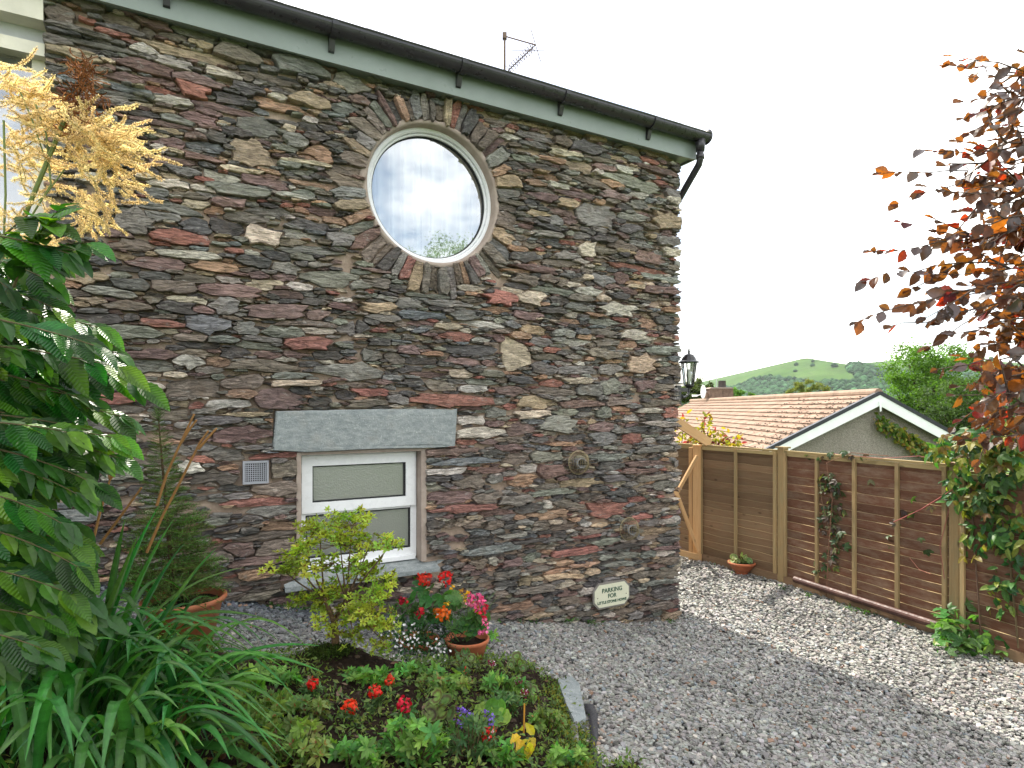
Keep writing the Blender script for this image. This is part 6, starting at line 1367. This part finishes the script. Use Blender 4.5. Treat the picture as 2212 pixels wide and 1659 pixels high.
# bed flowers
def bedgeo(label, x, y, pts, set_, name='scented_geranium', **k): b = B(x, y); return geranium(name, label, b, pts, set_, b.y, **k)
bedgeo('lime green round leaved geranium beside the strap leaves', 545, 1512, [(545, 1452), (562, 1452), (530, 1462), (552, 1472), (520, 1482), (566, 1478), (540, 1490), (560, 1498), (528, 1500), (515, 1498), (575, 1465), (548, 1508)], RLIME, 'lime_geranium')
bedgeo('variegated geranium at the front of the right flower pot', 1010, 1448, [(1005, 1408), (1018, 1422), (990, 1420), (1008, 1436), (1025, 1438), (985, 1436), (1030, 1452)], RZON)
bedgeo('variegated geranium nearest the drive by the pale kerb stone', 1118, 1452, [(1116, 1418), (1124, 1432), (1104, 1436), (1116, 1446), (1130, 1444)], RZON)
bedgeo('variegated geranium in mid bed with the largest ringed leaves', 955, 1580, [(945, 1505), (962, 1515), (935, 1528), (955, 1538), (928, 1545), (970, 1540), (948, 1560), (965, 1575), (925, 1572), (978, 1560), (940, 1590)], RZON, size=(.8, 1.25))
bedgeo('variegated geranium at the far end of the bed beneath the speckled flowers', 1145, 1515, [(1140, 1480), (1152, 1492), (1130, 1492), (1145, 1505), (1158, 1508)], RZON)
bedgeo('pale lime geranium with two broad leaves beside the purple flowers', 1060, 1560, [(1060, 1525), (1078, 1535), (1045, 1540), (1085, 1550), (1070, 1552)], RLIME, 'lime_geranium', size=(1.0, 1.4))
bedgeo('faded geranium with browned ring leaves near the strap leaf tips', 520, 1640, [(500, 1580), (540, 1600), (520, 1620), (555, 1625), (490, 1610), (530, 1640)], RZON)
VER = [whorl_mesh(7, .040, .012, c, L_SOFT, 50 + k, None) for k, c in enumerate(((.06, .13, .04), (.075, .15, .045), (.05, .11, .035)))]
for (x, y, q, lab) in ((676, 1479, .8, 'red verbena head nearest the strap leaves, left of the bed flowers'), (810, 1495, 1, 'red verbena head just below the soil mound'), (843, 1472, .8, 'small red verbena head below the white bacopa'), (757, 1526, 1, 'lowest red verbena head left of the middle of the bed'),
                       (873, 1523, 1.1, 'widest red verbena head beside the ringed geranium leaves'), (1055, 1588, 1, 'red verbena head speckled white under the purple flowers'), (1002, 1447, .35, 'tiny coral verbena head behind the ringed geranium')):
    b = B(x, y + 42 * q); t = thing('red_verbena', lab, 'flower', b, 0); p = P(x, y, b.y) - b; stem(t, (0, 0, 0), p, .0018); flower_head(t, p, .028 * q, int(34 * q) + 6, (.66, .012, .015), petal=(.018, .015), up=Vector((0, -.6, .8)))
    if abs(x - 1055) < 5: flower_head(t, p, .030, 9, (.8, .7, .72), 'pale_florets', (.012, .010), up=Vector((0, -.6, .8)))
    for i in range(9): 
        u = random.uniform(.1, .85); inst(random.choice(VER), 'leaf_cluster', t, frame(p * u + rv(.03), rv(1), Vector((0, -.3, 1)) + rv(.5), random.uniform(.7, 1.2)))
for (x, y, lab) in ((1133, 1497, 'speckled purple and white verbena above the orange cane'), (1120, 1471, 'speckled purple and white verbena nearer the gravel, behind the other'), (1063, 1434, 'small speckled verbena right of the front pot geranium')):
    b = B(x, y + 34); t = thing('speckled_verbena', lab, 'flower', b); p = P(x, y, b.y) - b; stem(t, (0, 0, 0), p, .0016); flower_head(t, p, .020, 20, (.22, .02, .06), petal=(.014, .012)); flower_head(t, p, .022, 12, (.75, .66, .70), 'pale_florets', (.008, .007))
pv = B(1010, 1592); t = thing('purple_salvia', 'loose purple flower spikes above feathery stems in mid bed', 'flower', pv)
for x, y in ((995, 1533), (1013, 1541), (1017, 1546), (1050, 1540), (1061, 1551), (1062, 1560), (985, 1558), (996, 1566), (1000, 1538)):
    p = P(x, y, pv.y + random.uniform(-.04, .04)) - pv; stem(t, (random.uniform(-.05, .05), 0, 0), p, .0014); flower_head(t, p, .012, 9, (.22, .12, .55), 'flower', (.013, .009))
low_shrub('feathery_foliage', 'tall feathery green stems around the purple flowers', 1010, 1600, 50, 45, 55, VER, cat='plant')
low_shrub('feathery_foliage', 'feathery stems behind the pale lime geranium leaves', 1090, 1525, 38, 24, 34, VER, cat='plant')
cb_ = B(1131, 1586); t = tag(MB().tube([(0, 0, -.02), (.004, 0, .135)], .0042, 6, (.48, .23, .03)).build('cane', M_STEMG, None, loc=cb_), 'short orange yellow cane stuck upright in the bed', 'cane')
yb = B(1130, 1640); t = thing('yellowing_plant', 'plant with crumpled yellow leaves at the bottom right of the bed', 'plant', yb)
for _ in range(12):
    m = MB(); m.add(*leaf_t(.055, .034, 6, .12, .5, .5, .05), np.array((.55, .42, .03)) * random.uniform(.7, 1.1)); p = P(1130 + random.gauss(0, 11), 1606 + random.gauss(0, 12), yb.y) - yb; inst(m.mesh('leaf', L_SOFT), 'leaf', t, frame(p, rv(1), Vector((0, -.6, .8)) + rv(.4)))
stem(t, (0, 0, 0), P(1130, 1610, yb.y) - yb, .004, (.30, .17, .05))
fd = B(1012, 1496); t = MB(); t.tube(bez((0, 0, 0), (-.09, .03, .03), P(906, 1474, fd.y + .05) - fd, 6), [.006, .0065, .0065, .006, .005, .004, .002], 6, (.23, .30, .09)); tag(t.build('cut_stem', M_STEMG, None, loc=fd), 'pale green cut flower stem lying across the bed', 'stem')

# kerb stones, liner, mossy edge
def slab(name, label, pix, h, mt, tilt=0):
    pts = [G(x, y, h) for x, y in pix]; c = sum(pts, Vector()) / len(pts); n = len(pts); m = MB(); v = []
    for (k, dz) in ((1.04, -.16), (1.0, -.015), (.93, 0)):
        for p in pts: q = (p - c) * k; v.append((q.x + random.uniform(-.004, .004), q.y, q.z + dz + random.uniform(-.004, .004)))
    f = [(r * n + i, r * n + (i + 1) % n, (r + 1) * n + (i + 1) % n, (r + 1) * n + i) for r in range(2) for i in range(n)] + [tuple(2 * n + i for i in range(n))]
    return tag(m.add(v, f, (.26, .25, .23)).build(name, mt, None, loc=c), label, 'kerb stone')
slab('kerb_stone', 'upright pale slate kerb stone at the right edge of the bed', [(1204, 1466), (1234, 1458), (1252, 1474), (1266, 1545), (1240, 1558), (1222, 1520)], .065, M_SLAB)
slab('kerb_stone', 'low mossy kerb stone just below the pale slate one', [(1230, 1558), (1246, 1556), (1250, 1600), (1236, 1608)], .06, M_STONE)
slab('kerb_stone', 'sunken flat kerb stone at the back corner of the bed by the drive', [(1150, 1448), (1175, 1446), (1180, 1462), (1158, 1466)], .035, M_STONE)
m = MB(); pl_ = [(1268, 1520), (1280, 1545), (1284, 1590), (1278, 1610), (1282, 1640), (1300, 1665)]; v = []
for i, (x, y) in enumerate(pl_):
    for k, (dx, h) in enumerate(((-8, .02), (-2, .05), (5, .035), (13, .004))): p = G(x + dx + random.uniform(-4, 4), y, max(h + random.uniform(-.018, .02), .003)); v.append(p)
m.add(v, [(4 * i + j, 4 * i + j + 1, 4 * i + 5 + j, 4 * i + 4 + j) for i in range(len(pl_) - 1) for j in range(3)]); tag(m.build('weed_membrane', paint('black_weed_membrane', (.028, .027, .032), .5, .4, .2, 30, .3), None, smooth=True), 'torn strip of black plastic weed membrane along the bed edge', 'plastic sheet')
m = MB(); tv, tf = quadleaf(1, .5, .2); pos = []
for _ in range(2600):
    y = random.uniform(1490, 1680); x = np.interp(y, [1490, 1560, 1659], [1205, 1238, 1262]) + random.gauss(-8, 17); p = B(x, y); pos.append(p + Vector((0, 0, random.uniform(0, .035))))
k = len(pos); m.scatter(tv, tf, rand_mats(k, np.array(pos), rng.uniform(.008, .022, k), .1, np.array([0, 0, .4])), np.array([(.17, .16, .03), (.12, .15, .035), (.21, .16, .03), (.07, .11, .03)])[rng.integers(0, 4, k)] * rng.lognormal(0, .25, k)[:, None]); tag(m.build('moss_edge', M_MOSS), kind='stuff')
m = MB(); tv, tf = blob_template(7, 4); M = []; cc = []
for _ in range(46):
    p = G(random.gauss(1290, 12), random.gauss(1590, 16), .015); M.append([list(r) for r in Matrix.Translation(p) @ Matrix.Diagonal((*(Vector((1.2, 1, .8)) * random.uniform(.008, .017)), 1))]); cc.append(np.array(random.choice(((.42, .38, .33), (.25, .23, .2), (.30, .22, .17), (.12, .11, .1)))))
m.scatter(tv, tf, M, cc); tag(m.build('pebbles', M_ATTR, smooth=True), kind='stuff')

# weeds seeded along the wall foot and the fence
m = MB(); tv, tf = leaf_t(1, .35, 3, 0, .2, .5); pos = []
for _ in range(34):
    if random.random() < .55: s_ = random.uniform(-4.4, -.1); c = wl(s_, -random.uniform(.03, .12), 0)
    else: c = FP[1].lerp(FP[3], random.random() * 1.2) + Vector((-.931, -.366, 0)) * random.uniform(.06, .16)
    c.z = float(tz(c.x, c.y)) + .01; k_ = random.randint(5, 22)
    for _ in range(k_): pos.append(c + Vector((random.gauss(0, .025), random.gauss(0, .025), random.uniform(0, .03))))
k = len(pos); m.scatter(tv, tf, rand_mats(k, np.array(pos), rng.uniform(.015, .05, k), .1, np.array([0, 0, .6])), np.array([.06, .12, .03])[None] * rng.lognormal(0, .35, k)[:, None]); tag(m.build('weeds', L_SOFT), kind='stuff')
# bowl of pale geranium by the fence
bp = G(1602, 1240); Yb2 = bp.y; t = thing('terracotta_bowl', 'low terracotta bowl standing against the grey fence', 'plant pot', bp)
m = MB(); m.lathe([(0, .0), (.075, 0), (.08, .012), (.07, .02), (.10, .05), (.145, .105), (.160, .125), (.170, .13), (.170, .155), (.155, .158), (.14, .13), (0, .12)], 26); m.build('body', M_TERRA, t, True)
MB().lathe([(0, .135), (.144, .132)], 18).build('soil', M_SOIL, t)
RP = [round_leaf(.05, c, z, 40 + k) for k, (c, z) in enumerate((((.36, .42, .20), (.13, .22, .06)), ((.30, .38, .16), (.14, .24, .07))))]
geranium('pale_geranium', 'cream edged geranium leaves growing in the low bowl', bp + Vector((0, 0, .12)), [(1585, 1204), (1600, 1200), (1612, 1206), (1592, 1212), (1618, 1212), (1605, 1214), (1580, 1214)], RP, Yb2)

# ================================================================== CREEPERS ON THE FENCE
def fence_pt(x, y, seg=3, off=.06):
    a, b = FP[seg - 1], FP[seg]; d = (b - a).normalized(); n = Vector((-d.y, d.x, 0)); n = n if n.dot(Vector((0, 3, 0)) - a) > 0 else -n; a = a + n * off; u = (x - CX) / F
    s = (u * a.y - a.x) / (d.x - u * d.y); Y = a.y + s * d.y; return Vector((u * Y, Y, EYE + (HY - y) / F * Y)), n
def creeper(name, label, base, patches, cols, L=.085, vines=(), maxparts=300, seed=1, trif=True):
    t = thing(name, label, 'climbing plant', base); b = Vector(base); mes = []
    for k, c in enumerate(cols):
        m = MB(); tv, tf = leaf_t(L, L * .5, 6, .10, .25, .3, .0, .45)
        ang = (-.95, 0, .95) if trif else (0,)
        m.scatter(tv, tf, [[list(r) for r in Matrix.Rotation(a, 4, 'Z') @ Matrix.Scale(1 - .15 * abs(a), 4)] for a in ang], [np.array(c)] * len(ang)); mes.append(m.mesh('leaf', L_CREEP))
    vi = MB(); n = 0; ex = MB(); M = []; cc = []
    for (x, y, rx, ry, k, seg, off) in patches:
        for _ in range(k):
            a = random.uniform(0, 6.28); q = math.sqrt(random.random()); p, nr = fence_pt(x + rx * q * math.cos(a), y + ry * q * math.sin(a), seg, off * random.uniform(.4, 1.5)); p = p - b
            fm = frame(p, Vector((random.uniform(-.6, .6), random.uniform(-.6, .6), random.uniform(-.9, .1))), nr * .7 + Vector((-.2, -.1, .8)) + rv(.45), random.uniform(.6, 1.15))
            if n < maxparts: inst(random.choice(mes), 'leaf', t, fm)
            else: M.append([list(r) for r in fm]); cc.append(np.array(random.choice(cols)))
            n += 1
    if M:
        tv, tf = leaf_t(L, L * .5, 4, .1, .25, .3); ex.scatter(tv, tf, M, cc); tag(ex.build('leaves', L_CREEP, t), kind='stuff')
    for (pl, seg, r, c) in vines:
        pts = [fence_pt(x, y, seg, .06 + random.uniform(-.02, .03))[0] - b for x, y in pl]; vi.tube(pts, r, 5, c)
    if vines: vi.build('stem', M_STEMG, t)
    return t
L_CREEP = leafmat('creeper_leaf', .45, .4, .45, var=.35)
GR = ((.05, .12, .03), (.075, .155, .035), (.04, .10, .035), (.10, .175, .04)); MIX = GR + ((.24, .24, .04), (.20, .13, .04), (.20, .23, .05))
cbp = fence_pt(2120, 1390, 4, .05)[0]; cbp.z = 0
creeper('virginia_creeper', 'thick creeper cascading over the fence at the right edge', cbp,
        [(2110, 962, 100, 34, 120, 4, .18), (2170, 935, 60, 36, 75, 4, .17), (2170, 1010, 50, 40, 60, 4, .14), (2120, 1090, 50, 40, 40, 4, .12), (2185, 1150, 40, 50, 45, 4, .10), (2090, 1040, 48, 50, 52, 4, .10), (2150, 1100, 60, 60, 44, 4, .08), (2110, 1170, 40, 45, 40, 4, .08), (2185, 1250, 40, 80, 60, 4, .07), (2060, 1060, 28, 34, 20, 3, .10), (2160, 1290, 30, 40, 12, 4, .07), (2040, 985, 40, 14, 22, 3, .1)], MIX, .10,
        [([(2120, 1390), (2110, 1250), (2100, 1100), (2090, 980)], 4, .007, (.10, .06, .04)), ([(2200, 1400), (2180, 1200), (2150, 1050), (2120, 950)], 4, .008, (.11, .08, .04)), ([(2070, 1050), (1990, 1100), (1930, 1128)], 3, .004, (.33, .09, .08)), ([(2050, 1100), (2030, 1180), (2040, 1250)], 3, .003, (.25, .08, .07)), ([(2060, 1000), (1985, 985), (1900, 990), (1800, 980)], 3, .003, (.35, .12, .11)), ([(2010, 1240), (1985, 1230), (1965, 1205)], 3, .003, (.33, .13, .09))])
vb = fence_pt(1785, 1290, 3, .05)[0]; vb.z = 0
creeper('clematis_vine', 'narrow column of purple green creeper up the middle of the red fence', vb, [(1785, 1040, 22, 26, 26, 3, .05), (1800, 1080, 28, 40, 34, 3, .05), (1795, 1140, 24, 34, 28, 3, .05), (1810, 1175, 20, 18, 12, 3, .05), (1785, 1220, 26, 34, 14, 3, .05), (1770, 985, 30, 6, 6, 3, .05), (1850, 980, 60, 8, 10, 3, .06), (1885, 1035, 8, 6, 2, 3, .05), (1940, 1130, 8, 6, 2, 3, .05), (1965, 1140, 60, 70, 9, 3, .05)],
        ((.06, .10, .035), (.09, .13, .05), (.085, .06, .05), (.12, .13, .06), (.05, .09, .04)), .075, [([(1785, 1290), (1790, 1180), (1798, 1080), (1785, 1000), (1840, 978), (1920, 985)], 3, .004, (.20, .10, .06)), ([(1795, 1160), (1775, 1080), (1770, 1020)], 3, .003, (.16, .09, .05))])
brb = G(2110, 1400); br_t = thing('bramble', 'low green bramble sprawling at the foot of the fence on the gravel', 'plant', brb)
m = MB()
for c in range(160):
    x, y = random.choice(((random.uniform(2020, 2200), random.uniform(1345, 1408)), (random.uniform(2030, 2110), random.uniform(1300, 1370)), (random.uniform(2080, 2230), random.uniform(1370, 1415))))
    p = P(x, y, brb.y + random.uniform(-.25, .12) + .25 * (1400 - y) / 100) - brb; p.z = max(p.z, .02 - brb.z)
    if c < 5: me = MB().scatter(*leaf_t(.10, .058, 7, .08, .2, .25, .015), [[list(r) for r in Matrix.Rotation(a, 4, 'Z')] for a in (-1.1, 0, 1.1)], [np.array(((.085, .19, .045), (.10, .22, .05), (.065, .16, .04), (.16, .25, .06), (.09, .20, .05))[c])] * 3).mesh('leaf', L_CREEP); (BRM := [] if c == 0 else BRM).append(me)
    inst(random.choice(BRM), 'leaf', br_t, frame(p, rv(1) + Vector((0, 0, -.2)), Vector((-.2, -.45, 1)) + rv(.4), random.uniform(.65, 1.1)))
    if c % 4 == 0: m.tube(bez((random.uniform(-.1, .1), .1, 0), (p.x * .5, p.y * .5, p.z + .05), p, 5), .003, 4, (.14, .08, .05), cap=False)
m.build('stem', M_STEMG, br_t)
# creeper under the bargeboard of the bungalow
ip = P(1990, 915, YG - .1); it = thing('ivy_on_gable', 'yellowing creeper hanging under the right bargeboard of the bungalow', 'climbing plant', (ip.x, YG - .06, ip.z))
m = MB(); pos = []; cc = []
for _ in range(620):
    u = random.random() ** .9; x = 1895 + 170 * u + random.gauss(0, 6); y0 = 885 + (x - 1890) * .59; y = y0 + 6 + random.random() ** 1.2 * (38 if u < .75 else 22) * (1 - .35 * abs(u - .5)); pos.append(P(x, y, YG - .12 + random.uniform(-.08, .05)) - it.location); cc.append(random.choice(((.09, .14, .025), (.14, .16, .03), (.20, .18, .03), (.06, .11, .02), (.22, .12, .03))))
tv, tf = leaf_t(.15, .12, 4); m.scatter(tv, tf, rand_mats(620, np.array(pos), rng.uniform(.5, 1.0, 620), -.2, np.array([0, -.2, -.8])), np.array(cc)); m.build('foliage', L_CREEP, it)

# ================================================================== COPPER BEECH
be = []
for k, c in enumerate(((.050, .030, .022), (.070, .038, .022), (.045, .032, .03), (.09, .044, .022), (.05, .036, .034), (.075, .038, .018), (.055, .034, .022), (.065, .036, .02), (.07, .04, .02), (.10, .016, .014))):
    m = MB(); m.add(*leaf_t(.076, .052, 9, .05, random.uniform(.1, .5), random.uniform(-.2, .45), .03, .48), c); be.append(m.mesh('leaf', L_BEECHD if k in (2, 4, 6) else L_BEECH, True))
BS = [(2330, 240, 2205, 118), (2330, 270, 2190, 160), (2330, 250, 2060, 262), (2330, 290, 2085, 290), (2330, 300, 2120, 335), (2330, 330, 1975, 325), (2330, 350, 2040, 350), (2330, 360, 1900, 372), (2330, 390, 1990, 395), (2330, 420, 2050, 415), (2330, 440, 1930, 440), (2330, 460, 2070, 455), (2330, 480, 1935, 480),
      (2330, 500, 1880, 545), (2330, 520, 2010, 520), (2330, 540, 2080, 550), (2330, 540, 1868, 600), (2330, 570, 1985, 590), (2300, 570, 1845, 690), (2320, 600, 1905, 700), (2320, 600, 1960, 655), (2330, 620, 2080, 620), (2330, 650, 1995, 745), (2330, 670, 2075, 670), (2330, 700, 2040, 720), (2330, 720, 2090, 760), (2330, 740, 2010, 795), (2330, 770, 2110, 800),
      (2330, 790, 2060, 835), (2330, 800, 2140, 850), (2330, 830, 2120, 905), (2330, 700, 2150, 700), (2330, 590, 2140, 580), (2330, 480, 2150, 500), (2330, 860, 2150, 940), (2330, 650, 2140, 640), (2330, 400, 2140, 380)]
BS += [(2330, y - random.randint(-60, 90), random.randint(2040, 2170), y) for y in range(120, 960, 26)]
sp_ = []
for (x0, y0, x1, y1) in BS:
    Y0 = 2.75 + random.uniform(-.25, .3); a, b = P(x0, y0 + random.uniform(-70, 60), Y0 + .1), P(x1 + 12, y1, Y0); sp_.append([q + rv(.012) for q in bez(a, a.lerp(b, .55) + Vector((0, random.uniform(-.05, .05), random.uniform(-.12, .14))), b, 9)])
    if random.random() < .9:
        q = sp_[-1]; i = random.randrange(3, 6); e = q[i] + (q[i + 2] - q[i]) * 1.1 + Vector((0, random.uniform(-.1, .1), random.uniform(-.26, .20))); sp_.append(bez(q[i], (q[i] + e) / 2 + rv(.02), e, 6))
bb = Vector((3.6, 2.9, 0))
bo = spray_plant('copper_beech', 'copper beech branches with translucent orange and purple leaves at the right', 'tree', bb, sp_, be, 'leaf', 300, L_BEECH, .034, .0056, (.10, .07, .055), side=.6, down=.4, size=(.62, 1.08), normal=(-.1, -.5, .65), njit=.9, skip=.36, gap0=.25)
m = MB(); m.tube([(0, 0, -.1), (.03, 0, 1.2), (-.02, .02, 2.6), (.05, 0, 4.2)], [.13, .11, .085, .05], 10, (.11, .095, .08))
for k in range(12): e = sp_[random.randrange(0, len(sp_))][0] - bb; m.tube(bez((0, 0, max(e.z - .5, .6)), (e.x * .5, e.y * .5, e.z - .1), e, 6), [.03, .026, .022, .018, .014, .010, .007], 6, (.10, .08, .065))
m.build('trunk', M_BARK, bo)

k = 1100; X_ = rng.uniform(2.55, 4.6, k); Y_ = rng.uniform(2.1, 4.2, k); Z_ = rng.uniform(1.35, 4.6, k); ok = ((X_ - 3.7) / 1.15) ** 2 + ((Y_ - 3.0) / 1.1) ** 2 + ((Z_ - 3.0) / 1.7) ** 2 < 1; ok &= X_ > .84 * Y_ + .02
pos = np.c_[X_, Y_, Z_][ok] - np.array(bb); k = len(pos); m = MB(); tv, tf = leaf_t(.078, .052, 4, .05, .3, .2)
m.scatter(tv, tf, rand_mats(k, pos, rng.uniform(.7, 1.1, k), .2), np.array([(.060, .034, .020), (.045, .032, .03), (.085, .044, .022)])[rng.integers(0, 3, k)]); tag(m.build('outer_leaves', L_BEECH, bo), kind='stuff')
